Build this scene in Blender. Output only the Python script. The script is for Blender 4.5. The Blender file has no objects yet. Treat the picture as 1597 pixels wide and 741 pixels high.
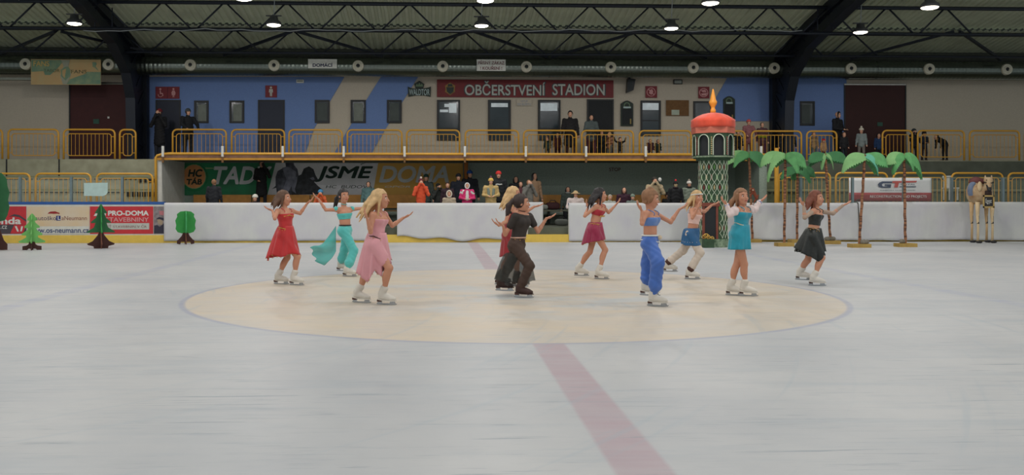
import bpy, math, random
import numpy as np
from mathutils import Vector, Matrix

SC = bpy.context.scene
COL = SC.collection
R = math.radians
rnd = random.Random(7)

# ------------------------------------------------------------------ camera, exposure
CX, CY, CZ = -1.0375, -13.2, 1.39          # camera position, metres; (0,0,0) is the centre spot of the rink
YAW = R(2.2); FPX = 1440.0; PX0 = 739.3; PY0 = 307.0
cam_d = bpy.data.cameras.new('camera'); cam = bpy.data.objects.new('camera', cam_d); COL.objects.link(cam)
cam.location = (CX, CY, CZ); cam.rotation_euler = (R(90), 0, -YAW)
cam_d.lens = 36.0 * FPX / 1597.0; cam_d.sensor_width = 36.0
cam_d.shift_x = (798.5 - PX0) / 1597.0; cam_d.shift_y = -(370.5 - PY0) / 1597.0
cam_d.clip_end = 300
SC.camera = cam
SC.view_settings.view_transform = 'Standard'
try: SC.view_settings.look = 'None'
except Exception: pass
SC.view_settings.exposure = -0.12
SC.view_settings.gamma = 1.0
SC.view_settings.use_curve_mapping = False
w = bpy.data.worlds.new('hall_air'); SC.world = w; w.use_nodes = True
w.node_tree.nodes['Background'].inputs[0].default_value = (0.80, 0.88, 0.90, 1)
w.node_tree.nodes['Background'].inputs[1].default_value = 0.48
# rows of pendant floodlights under the roof (the first two rows are in view; the rest hang over the rink towards the viewer)
LAMP_W = 112.0
LAMP_ROWS = [(15.8, 6.72, [116, 427, 751, 1047, 1342]), (10.3, 6.42, [25, 380, 757, 1108, 1450])]
def area_lamp(x, y, z, watts, size=0.42, tint=(1.0, 0.965, 0.945)):
    l = bpy.data.lights.new('floodlight', 'AREA'); l.shape = 'DISK'; l.size = size; l.energy = watts; l.color = tint
    o = bpy.data.objects.new('floodlight', l); COL.objects.link(o); o.location = (x, y, z)
    return o
for ry in (4.3, -1.7, -7.7, -13.7):
    for k in range(9):
        area_lamp(-23.5 + 6.0 * k, ry, 7.6, LAMP_W * (1.0 if ry > -5 else 0.78))

# ------------------------------------------------------------------ pixel <-> metre
def at(px, py, Y):
    """the point on the plane y = Y seen at pixel (px, py) of the 1597x741 photograph"""
    D = Y - CY; t = (px - PX0) / FPX
    X = D * math.tan(YAW + math.atan(t)); dep = D * math.cos(YAW) + X * math.sin(YAW)
    return Vector((CX + X, Y, CZ - (py - PY0) / FPX * dep))
def ice(px, py, z=0.0):
    dep = (CZ - z) * FPX / (py - PY0); lat = (px - PX0) / FPX * dep
    return Vector((CX + lat * math.cos(YAW) + dep * math.sin(YAW), CY + dep * math.cos(YAW) - lat * math.sin(YAW), z))
def ax(px, Y): return at(px, 307, Y).x
def az(py, Y, px=798): return at(px, py, Y).z

# ------------------------------------------------------------------ materials
def srgb(c):
    return tuple(((v / 12.92) if v <= 0.04045 else ((v + 0.055) / 1.055) ** 2.4) for v in [x / 255.0 for x in c])
MATS = {}
def mat(name, rgb, rough=0.6, metal=0.0, var=0.08, scale=6.0, bump=0.0, emit=0.0, alpha=1.0, sheen=0.0, rgb2=None, stretch=(1, 1, 1)):
    if name in MATS: return MATS[name]
    m = bpy.data.materials.new(name); m.use_nodes = True; nt = m.node_tree; b = nt.nodes['Principled BSDF']
    c = srgb(rgb); tc = nt.nodes.new('ShaderNodeTexCoord'); mp = nt.nodes.new('ShaderNodeMapping'); mp.inputs['Scale'].default_value = stretch
    nz = nt.nodes.new('ShaderNodeTexNoise'); nz.inputs['Scale'].default_value = scale; nz.inputs['Detail'].default_value = 4
    nt.links.new(tc.outputs['Object'], mp.inputs[0]); nt.links.new(mp.outputs[0], nz.inputs['Vector'])
    cr = nt.nodes.new('ShaderNodeValToRGB'); cr.color_ramp.elements[0].position = 0.3; cr.color_ramp.elements[1].position = 0.7
    lo = tuple(max(0, v * (1 - var)) for v in c); hi = tuple(min(1, v * (1 + var)) for v in c)
    if rgb2: hi = srgb(rgb2)
    cr.color_ramp.elements[0].color = (*lo, 1); cr.color_ramp.elements[1].color = (*hi, 1)
    nt.links.new(nz.outputs['Fac'], cr.inputs[0]); nt.links.new(cr.outputs[0], b.inputs['Base Color'])
    b.inputs['Roughness'].default_value = rough; b.inputs['Metallic'].default_value = metal
    if alpha < 1: b.inputs['Alpha'].default_value = alpha
    if sheen: b.inputs['Sheen Weight'].default_value = sheen
    if emit: b.inputs['Emission Color'].default_value = (*c, 1); b.inputs['Emission Strength'].default_value = emit
    if bump:
        bp = nt.nodes.new('ShaderNodeBump'); bp.inputs['Strength'].default_value = bump; bp.inputs['Distance'].default_value = 0.02
        nt.links.new(nz.outputs['Fac'], bp.inputs['Height']); nt.links.new(bp.outputs[0], b.inputs['Normal'])
    MATS[name] = m
    return m

# ------------------------------------------------------------------ mesh helpers
ORG = {}                                                   # world position of each thing's Empty
class MB:
    def __init__(s): s.v = []; s.f = []; s.smooth = False
    def add(s, vs, fs):
        n = len(s.v); s.v += [tuple(v) for v in vs]; s.f += [tuple(i + n for i in f) for f in fs]; return s
    def box(s, x0, x1, y0, y1, z0, z1):
        if x0 > x1: x0, x1 = x1, x0
        if y0 > y1: y0, y1 = y1, y0
        if z0 > z1: z0, z1 = z1, z0
        return s.add([(x0,y0,z0),(x1,y0,z0),(x1,y1,z0),(x0,y1,z0),(x0,y0,z1),(x1,y0,z1),(x1,y1,z1),(x0,y1,z1)],
                     [(0,3,2,1),(4,5,6,7),(0,1,5,4),(1,2,6,5),(2,3,7,6),(3,0,4,7)])
    def tube(s, pts, r, n=8, closed=False, cap=True):
        pts = [Vector(p) for p in pts]; N = len(pts); vs = []; fs = []
        rr = r if hasattr(r, '__len__') else [r] * N
        up = None
        for i, p in enumerate(pts):
            a = pts[i - 1] if (i > 0 or closed) else p; b = pts[(i + 1) % N] if (i < N - 1 or closed) else p
            d = (b - a).normalized()
            if up is None: up = Vector((0, 0, 1)) if abs(d.z) < 0.9 else Vector((0, 1, 0))
            u = up - d * up.dot(d)
            if u.length < 1e-4: u = d.orthogonal()
            u.normalize(); up = u; w_ = d.cross(u)
            for k in range(n):
                t = 2 * math.pi * (k + 0.5) / n; vs.append(p + (u * math.cos(t) + w_ * math.sin(t)) * rr[i])
        M = N if closed else N - 1
        for i in range(M):
            j = (i + 1) % N
            for k in range(n):
                k2 = (k + 1) % n; fs.append((i*n+k, i*n+k2, j*n+k2, j*n+k))
        if cap and not closed: fs += [tuple(range(n - 1, -1, -1)), tuple((N-1)*n + k for k in range(n))]
        return s.add(vs, fs)
    def bar(s, a, b, wd, ht, up=(0, 0, 1)):
        a = Vector(a); b = Vector(b); d = (b - a).normalized(); u = Vector(up); u = (u - d * u.dot(d))
        if u.length < 1e-4: u = d.orthogonal()
        u.normalize(); q = d.cross(u); vs = []
        for p in (a, b):
            for i, j in ((-1,-1),(1,-1),(1,1),(-1,1)): vs.append(p + q * (i * wd / 2) + u * (j * ht / 2))
        return s.add(vs, [(0,3,2,1),(4,5,6,7),(0,1,5,4),(1,2,6,5),(2,3,7,6),(3,0,4,7)])
    def lathe(s, prof, c=(0, 0, 0), n=24, ribs=None):
        vs = []; fs = []; c = Vector(c)
        for i, (r, z) in enumerate(prof):
            for k in range(n):
                t = 2 * math.pi * k / n; q = r * (1 + (ribs(t, i) if ribs else 0)); vs.append((c.x + q * math.cos(t), c.y + q * math.sin(t), c.z + z))
        for i in range(len(prof) - 1):
            for k in range(n): k2 = (k + 1) % n; fs.append((i*n+k, i*n+k2, (i+1)*n+k2, (i+1)*n+k))
        fs += [tuple(range(n - 1, -1, -1)), tuple((len(prof)-1)*n + k for k in range(n))]
        return s.add(vs, fs)
    def prism(s, poly, o, u, v, th):
        """poly in (a,b) -> o + a*u + b*v, thickness th along u x v"""
        o = Vector(o); u = Vector(u); v = Vector(v); nn = u.cross(v).normalized() * (th / 2); n = len(poly)
        ar = sum(poly[i][0]*poly[(i+1)%n][1] - poly[(i+1)%n][0]*poly[i][1] for i in range(n))
        if ar < 0: poly = poly[::-1]
        vs = [o + u*a + v*b - nn for a, b in poly] + [o + u*a + v*b + nn for a, b in poly]
        return s.add(vs, [tuple(range(n - 1, -1, -1)), tuple(range(n, 2*n))] + [(i, (i+1) % n, n + (i+1) % n, n + i) for i in range(n)])
    def ball(s, c, r, n=8, m=6):
        c = Vector(c); rx, ry, rz = r if hasattr(r, '__len__') else (r, r, r); vs = [c + Vector((0, 0, -rz))]; fs = []
        for i in range(1, m):
            p = math.pi * i / m
            for k in range(n):
                t = 2 * math.pi * k / n; vs.append(c + Vector((rx*math.sin(p)*math.cos(t), ry*math.sin(p)*math.sin(t), -rz*math.cos(p))))
        vs.append(c + Vector((0, 0, rz))); L = len(vs) - 1
        for k in range(n):
            k2 = (k + 1) % n; fs.append((0, 1 + k2, 1 + k)); fs.append((L, 1 + (m-2)*n + k, 1 + (m-2)*n + k2))
            for i in range(m - 2): fs.append((1+i*n+k, 1+i*n+k2, 1+(i+1)*n+k2, 1+(i+1)*n+k))
        return s.add(vs, fs)
    def grid(s, fn, nu, nv, closed_u=False):
        vs = [fn(i / (nu - (0 if closed_u else 1)), j / (nv - 1)) for j in range(nv) for i in range(nu)]; fs = []
        for j in range(nv - 1):
            for i in range(nu if closed_u else nu - 1):
                i2 = (i + 1) % nu; fs.append((j*nu+i, j*nu+i2, (j+1)*nu+i2, (j+1)*nu+i))
        return s.add(vs, fs)

def org(o):
    p = Vector((0, 0, 0))
    while o is not None: p = p + ORG.get(o.name, Vector((0, 0, 0))); o = o.parent
    return p
def obj(name, mb, m, parent=None, smooth=False, solid=0.0):
    me = mb if isinstance(mb, bpy.types.Mesh) else None
    if me is None:
        off = org(parent) if parent else Vector((0, 0, 0))
        me = bpy.data.meshes.new(name); me.from_pydata([(v[0]-off.x, v[1]-off.y, v[2]-off.z) for v in mb.v], [], mb.f); me.update()
    if smooth: me.shade_smooth()
    o = bpy.data.objects.new(name, me); COL.objects.link(o)
    if m is not None and len(me.materials) == 0: me.materials.append(m)
    if parent: o.parent = parent
    if solid:
        md = o.modifiers.new('thickness', 'SOLIDIFY'); md.thickness = solid; md.offset = 0
    return o
def tag(o, label=None, cat=None, group=None, kind=None):
    if label: o['label'] = label
    if cat: o['category'] = cat
    if group: o['group'] = group
    if kind: o['kind'] = kind
    return o
def thing(name, loc, label, cat, group=None, kind=None):
    o = bpy.data.objects.new(name, None); COL.objects.link(o); o.location = loc; o.empty_display_size = 0.1
    ORG[o.name] = Vector(loc)
    return tag(o, label, cat, group, kind)
def struct(name, mb, m, parent=None, **k):
    o = obj(name, mb, m, parent, **k)
    if parent is None: o['kind'] = 'structure'
    return o
def copy_tree(o, loc=None, parent=None):
    c = o.copy(); COL.objects.link(c)
    if parent: c.parent = parent
    if loc is not None: c.location = loc; ORG[c.name] = Vector(loc)
    for ch in list(o.children): copy_tree(ch, None, c)
    return c
def text(s, m, parent, x0, x1, z0, z1, y, name='lettering', bold=0.0, shear=0.0, depth=0.006, thing_=False):
    """lettering fitted to the rectangle x0..x1, z0..z1 standing at depth y, facing the rink"""
    cu = bpy.data.curves.new(name, 'FONT'); cu.body = s; cu.size = 1.0; cu.extrude = 0.0; cu.resolution_u = 4; cu.shear = shear
    to = bpy.data.objects.new('tmp', cu); COL.objects.link(to)
    dg = bpy.context.evaluated_depsgraph_get(); me = bpy.data.meshes.new_from_object(to.evaluated_get(dg)); bpy.data.objects.remove(to)
    me.name = name
    if bold > 0:                                         # heavier weight: the same glyph faces again, shifted a little each way
        V = [tuple(v.co) for v in me.vertices]; F_ = [tuple(p.vertices) for p in me.polygons]; V2 = []; F2 = []
        for i, (dx, dy) in enumerate(((0, 0), (bold, 0), (-bold, 0), (0, bold), (0, -bold), (bold * .7, bold * .7), (-bold * .7, -bold * .7), (bold * .7, -bold * .7), (-bold * .7, bold * .7))):
            n = len(V2); V2 += [(x + dx, y + dy, i * 0.0003) for x, y, z in V]; F2 += [tuple(k + n for k in f) for f in F_]
        me = bpy.data.meshes.new(name); me.from_pydata(V2, [], F2); me.update()
    vs = [v.co.copy() for v in me.vertices]
    if not vs: return None
    a0 = min(v.x for v in vs); a1 = max(v.x for v in vs); b0 = min(v.y for v in vs); b1 = max(v.y for v in vs)
    off = org(parent) if parent else Vector((0, 0, 0))
    for v in me.vertices:
        q = v.co
        v.co = (x0 + (q.x - a0) / (a1 - a0) * (x1 - x0) - off.x, y - off.y - q.z * 1.0, z0 + (q.y - b0) / (b1 - b0) * (z1 - z0) - off.z)
    me.update(); me.materials.clear()
    return obj(name, me, m, parent)
def tpx(s, m, parent, px0, px1, py0, py1, Y, **k):
    a = at(px0, py1, Y); b = at(px1, py0, Y); return text(s, m, parent, a.x, b.x, a.z, b.z, Y, **k)
def pbox(mb, px0, px1, py0, py1, Y, y0, y1):
    """box whose front face fills the pixel rectangle at depth Y, spanning y0..y1"""
    a = at(px0, py1, Y); b = at(px1, py0, Y); return mb.box(a.x, b.x, y0, y1, a.z, b.z)
def ppoly(mb, pts, Y, th):
    P = [at(x, y, Y) for x, y in pts]
    return mb.prism([(p.x, p.z) for p in P], (0, Y, 0), (1, 0, 0), (0, 0, 1), th)

# ================================================================== THE SETTING
def ice_material():
    m = bpy.data.materials.new('ice'); m.use_nodes = True; nt = m.node_tree; N = nt.nodes; L = nt.links; b = N['Principled BSDF']
    tc = N.new('ShaderNodeTexCoord'); sep = N.new('ShaderNodeSeparateXYZ'); L.new(tc.outputs['Object'], sep.inputs[0])
    def M(op, a, b_=None, c=None, clamp=False):
        n = N.new('ShaderNodeMath'); n.operation = op; n.use_clamp = clamp
        for i, v in enumerate((a, b_, c)):
            if v is None: continue
            if isinstance(v, (int, float)): n.inputs[i].default_value = v
            else: L.new(v, n.inputs[i])
        return n.outputs[0]
    def noise(scale, stretch=(1, 1, 1), rot=0.0, detail=5, rough=0.6, dist=0.0):
        mp = N.new('ShaderNodeMapping'); mp.inputs['Scale'].default_value = stretch; mp.inputs['Rotation'].default_value = (0, 0, rot)
        L.new(tc.outputs['Object'], mp.inputs[0]); n = N.new('ShaderNodeTexNoise'); n.inputs['Scale'].default_value = scale
        n.inputs['Detail'].default_value = detail; n.inputs['Roughness'].default_value = rough; n.inputs['Distortion'].default_value = dist
        L.new(mp.outputs[0], n.inputs['Vector']); return n.outputs['Fac']
    def band(v, lo, hi):           # 0..1 over lo..hi
        n = N.new('ShaderNodeMapRange'); n.inputs['From Min'].default_value = lo; n.inputs['From Max'].default_value = hi; n.clamp = True
        L.new(v, n.inputs['Value']); return n.outputs[0]
    def mix(f, a, b_):
        n = N.new('ShaderNodeMix'); n.data_type = 'RGBA'; n.clamp_factor = True
        if isinstance(f, (int, float)): n.inputs[0].default_value = f
        else: L.new(f, n.inputs[0])
        for i, v in ((6, a), (7, b_)):
            if isinstance(v, tuple): n.inputs[i].default_value = (*v, 1)
            else: L.new(v, n.inputs[i])
        return n.outputs[2]
    x, y = sep.outputs[0], sep.outputs[1]
    r = M('SQRT', M('ADD', M('MULTIPLY', x, x), M('MULTIPLY', y, y)))
    base = mix(band(noise(0.35), 0.35, 0.65), srgb((184, 186, 190)), srgb((199, 199, 200)))
    base = mix(M('MULTIPLY', band(noise(2.2, (0.25, 1.6, 1), 0.12), 0.5, 0.75), 0.6), base, srgb((170, 178, 186)))
    wear = noise(3.0, (0.3, 1.5, 1), 0.2, 6)
    # yellowish face-off circle with a worn bluish emblem
    inside = M('SUBTRACT', 1.0, band(r, 4.44, 4.5))
    beige = mix(band(noise(0.7), 0.35, 0.7), srgb((214, 198, 176)), srgb((202, 194, 184)))
    emb = M('MULTIPLY', M('MULTIPLY', band(noise(0.9, (0.8, 1.2, 1), 0.5, 3), 0.50, 0.62), M('SUBTRACT', 1.0, band(r, 2.0, 3.0))), 0.7)
    beige = mix(emb, beige, srgb((190, 198, 202)))
    col = mix(M('MULTIPLY', inside, M('ADD', 0.55, M('MULTIPLY', band(noise(0.8, (0.6, 1.6, 1), 0.1, 6), 0.35, 0.6), 0.40))), base, beige)
    # blue ring
    ring = M('SUBTRACT', 1.0, band(M('ABSOLUTE', M('SUBTRACT', r, 4.5)), 0.02, 0.055))
    col = mix(M('MULTIPLY', ring, M('ADD', 0.15, M('MULTIPLY', wear, 0.45))), col, srgb((136, 142, 176)))
    # red centre line, faded inside the circle
    rl = M('SUBTRACT', 1.0, band(M('ABSOLUTE', x), 0.135, 0.165))
    outw = band(r, 4.45, 4.55)
    col = mix(M('MULTIPLY', M('MULTIPLY', rl, outw), M('ADD', 0.42, M('MULTIPLY', band(wear, 0.3, 0.7), 0.38))), col, srgb((180, 154, 164)))
    # two thin blue lines, mostly worn away
    bl = M('SUBTRACT', 1.0, band(M('ABSOLUTE', M('SUBTRACT', M('ABSOLUTE', x), 6.45)), 0.10, 0.16))
    col = mix(M('MULTIPLY', bl, M('MULTIPLY', band(wear, 0.35, 0.7), 0.38)), col, srgb((140, 150, 190)))
    # skate scratches: three fans of long thin streaks, plus arcs
    scr = None
    for sc_, st, ro, lo in ((9, (0.16, 3.0, 1), 0.10, 0.60), (7, (0.14, 3.0, 1), -0.32, 0.62), (8, (0.12, 2.6, 1), 0.5, 0.64), (5, (0.2, 3.0, 1), 0.0, 0.6)):
        s = band(noise(sc_, st, ro, 7, 0.65, 0.35), lo, lo + 0.10); scr = s if scr is None else M('MAXIMUM', scr, s)
    col = mix(M('MULTIPLY', scr, 0.75), col, srgb((148, 158, 168)))
    rr = M('SQRT', M('ADD', M('MULTIPLY', M('ADD', x, 9.0), M('ADD', x, 9.0)), M('MULTIPLY', M('ADD', y, 1.0), M('ADD', y, 1.0))))
    cmb = N.new('ShaderNodeCombineXYZ'); L.new(rr, cmb.inputs[0]); L.new(M('MULTIPLY', M('ARCTAN2', y, x), 0.4), cmb.inputs[1])
    na = N.new('ShaderNodeTexNoise'); na.inputs['Scale'].default_value = 7; na.inputs['Detail'].default_value = 5; L.new(cmb.outputs[0], na.inputs['Vector'])
    col = mix(M('MULTIPLY', band(na.outputs['Fac'], 0.60, 0.70), 0.28), col, srgb((165, 178, 188)))
    L.new(col, b.inputs['Base Color'])
    L.new(M('ADD', 0.30, M('MULTIPLY', noise(4), 0.25)), b.inputs['Roughness'])
    b.inputs['IOR'].default_value = 1.31; b.inputs['Specular IOR Level'].default_value = 0.35
    bp = N.new('ShaderNodeBump'); bp.inputs['Strength'].default_value = 0.15; bp.inputs['Distance'].default_value = 0.01
    L.new(M('ADD', scr, noise(2.0)), bp.inputs['Height']); L.new(bp.outputs[0], b.inputs['Normal'])
    return m
M_ice = ice_material()
struct('floor', MB().box(-34, 34, -15, 15.1, -0.1, 0), M_ice)

m_conc = mat('concrete', (158, 156, 132), 0.9, var=0.12, scale=3, rgb2=(172, 170, 146))
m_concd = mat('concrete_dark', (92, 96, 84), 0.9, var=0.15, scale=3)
m_steel = mat('steel_darkblue', (24, 30, 42), 0.5, 0.3)
m_yel = mat('yellow_paint', (214, 158, 52), 0.45, var=0.05)
m_kick = mat('kickplate_yellow', (226, 192, 84), 0.5, var=0.06)
m_board = mat('board_white', (212, 212, 204), 0.5)
m_blue = mat('rail_blue', (40, 88, 158), 0.4)
m_green = mat('bench_wall_green', (158, 172, 160), 0.8, var=0.12, scale=20)
m_orange = mat('bench_orange', (206, 146, 70), 0.6, var=0.12)
m_white = mat('white_paint', (216, 216, 210), 0.5)
m_dark = mat('dark_interior', (22, 26, 30), 0.7)
m_roof = mat('roof_sheet', (184, 190, 168), 0.6, 0.0, var=0.10, scale=1.5)
m_wallb = mat('wall_beige', (194, 184, 168), 0.9, var=0.05, scale=30, bump=0.05)
m_wallblue = mat('wall_blue', (112, 138, 190), 0.9, var=0.05, scale=30)
m_clad = mat('dark_cladding', (52, 56, 48), 0.8, var=0.2)
m_maroon = mat('maroon_door', (70, 28, 28), 0.7, var=0.1)
m_glassd = mat('dark_window_glass', (40, 52, 58), 0.12, 0.0, var=0.3, scale=1.2)
m_frame = mat('black_frame', (20, 22, 26), 0.5)

WY = 22.3                                              # the painted wall behind the upper walkway
FZ = 2.74                                              # walkway floor
XL, XR = -30.0, 32.0
bx0, bx1 = ax(247, 16.8), ax(1199, 16.8)               # the covered team benches
# back wall with its painted zones
struct('wall_back', MB().box(XL, XR, WY + 0.02, WY + 0.3, FZ - 0.4, 6.35), m_wallb)
mb = MB(); ppoly(mb, [(232, 120), (537, 120), (490, 200), (468, 262), (232, 262)], WY, 0.03)
blue = struct('trim_1', mb, m_wallblue)
mb = MB(); ppoly(mb, [(594, 120), (652, 120), (602, 200), (566, 262), (508, 262), (544, 200)], WY, 0.03); struct('trim_2', mb, m_wallblue)
mb = MB(); ppoly(mb, [(1135, 120), (1320, 120), (1320, 262), (1228, 262), (1228, 189), (1118, 189), (1108, 172), (1118, 150)], WY, 0.03); struct('trim_3', mb, m_wallblue)
struct('wall_upper', MB().box(XL, XR, WY + 0.25, WY + 0.5, 6.3, 8.2), m_clad)
# walkway floor, parapets
struct('walkway_slab', MB().box(XL, XR, 20.3, WY + 0.3, FZ - 0.55, FZ), m_conc)
struct('wall_parapet', MB().box(XL, bx0 - 0.05, 20.12, 20.3, 2.02, 2.72), m_conc)
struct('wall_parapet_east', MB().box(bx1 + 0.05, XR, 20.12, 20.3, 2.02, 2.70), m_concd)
# joints of the parapet
mb = MB()
for px in (92, 10): p = at(px, 260, 20.1); mb.box(p.x - 0.02, p.x + 0.02, 20.10, 20.13, 2.05, 2.72)
struct('parapet_joint', mb, m_dark)
# terraces of the spectators' stand on both sides of the benches
def terrace(x0, x1, m, nm):
    root = tag(obj(nm, MB().box(x0, x1, 15.3, 18.3, 0.0, 1.0), m), kind='structure')
    for y0, y1, z in ((17.2, 18.3, 1.28), (18.3, 19.5, 1.56), (19.5, 20.3, 2.03)):
        obj('step', MB().box(x0, x1, y0, y1, 0.9, z), m, root)
    mb = MB(); x = x0 + 0.3
    while x < x1 - 0.2:
        big = abs(x - ax(218, 18.3)) < .45; dh = .16 if big else .03; mb.box(x, x + 0.10, 18.26, 18.31, 1.555 - dh, 1.555); mb.box(x, x + 0.10, 19.46, 19.51, 2.02 - dh * .8, 2.02); x += 0.17  # dark dashes and slots painting in the shadow rows of the tier fronts
    for px_ in range(int((x1 - x0) / 2.4)):
        pass
    s_ = obj('shade_dash', mb, m_dark, root); s_['kind'] = 'stuff'
    for y, z in ((18.28, 1.60), (19.48, 2.06)):
        obj('bench_slat', MB().box(x0 + 0.1, x1 - 0.1, y - 0.02, y + 0.3, z, z + 0.05), mat('slat_green', (138, 140, 104), 0.7), root)
    return root
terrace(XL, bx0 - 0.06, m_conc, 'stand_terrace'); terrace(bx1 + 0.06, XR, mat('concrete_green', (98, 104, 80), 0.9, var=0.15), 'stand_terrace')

# ---- covered benches: floor, back wall, side walls, deck above with yellow edge
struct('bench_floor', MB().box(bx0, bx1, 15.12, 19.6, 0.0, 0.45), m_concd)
struct('wall_bench', MB().box(bx0, bx1, 19.5, 19.7, 0.4, 2.62), m_green)
struct('wall_bench_left', MB().box(ax(246, 16.8), ax(252.5, 16.8), 16.8, 19.5, 0.0, 2.62), m_white)
mb = MB(); pbox(mb, 1184, 1196, 248, 318, 17.0, 17.0, 19.5); struct('wall_bench_right', mb, m_green)
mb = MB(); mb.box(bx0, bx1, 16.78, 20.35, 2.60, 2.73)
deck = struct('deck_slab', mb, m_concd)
p0 = at(243, 241, 16.7); p1 = at(1199, 246, 16.7)
zr = az(242, 16.7)
pts = [(p0.x, 16.7, 0.2), (p0.x, 16.7, zr - 0.10), (p0.x + 0.05, 16.7, zr - 0.03), (p0.x + 0.25, 16.7, zr + 0.02), (p0.x + 0.4, 16.7, zr + 0.03), (p1.x, 16.7, zr + 0.03)]
obj('edge_rail', MB().tube(pts, 0.042), m_yel, deck, smooth=True)
zl = az(249, 16.72)
obj('edge_beam', MB().box(p0.x + 0.02, p1.x, 16.68, 16.76, zl - 0.03, zl + 0.035), mat('yellow_worn', (196, 138, 40), 0.6, var=0.12), deck)
obj('edge_fascia', MB().box(p0.x + 0.05, p1.x, 16.76, 16.80, zl, zr + 0.02), mat('fascia_brown', (146, 112, 92), 0.8, var=0.2), deck)
for px in (254, 347, 441, 536, 631, 725, 820, 914, 1007, 1187):
    p = at(px, 242, 16.66)
    obj('post_stub', MB().box(p.x - 0.035, p.x + 0.035, 16.63, 16.69, p.z - 0.05, p.z + 0.29), m_white, deck)
    obj('clamp', MB().box(p.x - 0.03, p.x + 0.03, 16.64, 16.69, p.z - 0.24, p.z - 0.04), mat('clamp_rust', (120, 84, 44), 0.6), deck)
p = at(727, 280, 19.3); struct('bench_column', MB().tube([(p.x, 19.3, 0.45), (p.x, 19.3, 2.6)], 0.07, 12), mat('column_orange', (196, 120, 50), 0.6))
p = at(1211, 280, 16.5); struct('corner_post', MB().tube([(p.x, 16.5, 0.3), (p.x, 16.5, az(230, 16.5))], 0.07, 10), m_yel)
# orange back-rest panels of the benches along the back wall
bt = thing('team_bench', (ax(640, 19.2), 19.2, 0.45), 'long wooden team bench with orange backboards along the covered back wall', 'bench')
x = bx0 + 0.45; k = 0
while x < bx1 - 2.2:
    if not (ax(722, 19.3) - 1.3 < x < ax(835, 19.3) - 0.6):
        obj('backboard', MB().box(x, x + 2.0, 19.32, 19.36, 1.0, 1.46), m_orange, bt)
    obj('seat', MB().box(x, x + 2.0, 18.7, 19.2, 0.88, 0.93), mat('bench_wood', (120, 90, 52), 0.6), bt)
    for xx in (x + 0.2, x + 1.8): obj('leg', MB().box(xx - 0.03, xx + 0.03, 18.75, 19.15, 0.45, 0.88), m_frame, bt)
    x += 2.03; k += 1

# ---- rink boards
BY = 15.0; BH = 1.195
oa0, oa1, ob0, ob1 = ax(598, BY), ax(620, BY), ax(844, BY), ax(887, BY); xl = ax(256.5, BY)
rb = struct('rink_boards', MB().box(XL, xl, BY, BY + 0.12, 0.2, BH - 0.03), m_board)
for a, b_ in ((xl, oa0), (oa1, ax(806, BY)), (ob1, XR)): obj('board_panel', MB().box(a, b_, BY, BY + 0.12, 0.2, BH - 0.03), m_board, rb)
obj('kick_plate', MB().box(XL, XR, BY - 0.015, BY + 0.12, 0.0, 0.235), m_kick, rb)
obj('cap_rail', MB().box(XL, xl, BY - 0.02, BY + 0.14, BH - 0.035, BH + 0.045), m_blue, rb)
obj('cap_rail', MB().box(ob1, ax(1200, BY), BY - 0.01, BY + 0.14, BH - 0.06, BH), m_blue, rb)
glass = bpy.data.materials.new('rink_glass'); glass.use_nodes = True
gb = glass.node_tree.nodes['Principled BSDF']; gb.inputs['Base Color'].default_value = (0.75, 0.85, 0.80, 1); gb.inputs['Alpha'].default_value = 0.04; gb.inputs['Roughness'].default_value = 0.05
m_stan = mat('stanchion_grey', (120, 136, 140), 0.4, 0.5)
def stanchions(pxs):
    xs = [ax(p, BY) for p in pxs]
    for a in xs: obj('stanchion', MB().box(a - 0.035, a + 0.035, BY + 0.03, BY + 0.11, BH, BH + 0.80), m_stan, rb)
    for a, b_ in zip(xs[:-1], xs[1:]): obj('glass_pane', MB().box(a + 0.04, b_ - 0.04, BY + 0.06, BY + 0.075, BH, BH + 0.79), glass, rb)
stanchions([-50, 30, 110, 189.5]); stanchions([1250, 1331, 1411, 1486, 1566, 1646])

# white cloths draped over the boards
m_cloth = mat('white_cloth', (212, 213, 210), 0.85, var=0.03, scale=1.6, rgb2=(200, 198, 204), sheen=0.2, bump=0.9)
def cloth(px0, px1, top, bot, seed, folds, label, cat='cloth', group=None, amp=0.02, wave=0.03, off=0.05):
    a, b_ = ax(px0, BY), ax(px1, BY); rr = random.Random(seed); nu = max(12, int((b_ - a) * 14)); nv = 16
    ph = [(rr.uniform(0, 6.3), rr.uniform(folds * 0.4, folds), rr.uniform(0.3, 1)) for _ in range(7)]
    def sway(x, v): return sum(w_ * math.sin(f * x + p_ + v * 1.5 * math.sin(p_ * 3)) for p_, f, w_ in ph) / 3.0
    def fn(u, v):
        x = a + (b_ - a) * u
        if v < 0.08:                                     # lies over the top of the boards
            return (x, BY + 0.16 - (0.16 + off) * v / 0.08, top + 0.012)
        t = (v - 0.08) / 0.92; s = sway(x, t)
        zb = bot + wave * (0.5 + 0.5 * math.sin(x * 1.7 + seed)) + wave * 0.4 * math.sin(x * 5.1)
        return (x, BY - off - amp * t * (1.0 + s) - 0.006 * math.sin(x * 31 + t * 6 + 2 * math.sin(x * 3)) - 0.010 * math.sin(x * 9 + t * 4) * t, top - (top - zb) * t - 0.015 * t * 0)
    o = obj('board_cloth', MB().grid(fn, nu, nv), m_cloth, smooth=True, solid=0.008)
    return tag(o, label, cat, group)
cloth(256.5, 599, BH, 0.06, 3, 3, 'white cloth over the boards behind the red dressed skater, beside the adverts', amp=0.015, wave=0.0)
cloth(619.5, 808, BH - 0.01, 0.07, 5, 3, 'white cloth over the boards in front of the spectator with the pink and white jacket', amp=0.03, wave=0.10)
cloth(887, 1086, BH - 0.01, 0.03, 8, 3, 'smooth white cloth over the boards between the bench opening and the painted tower', amp=0.01, wave=0.0)
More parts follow.
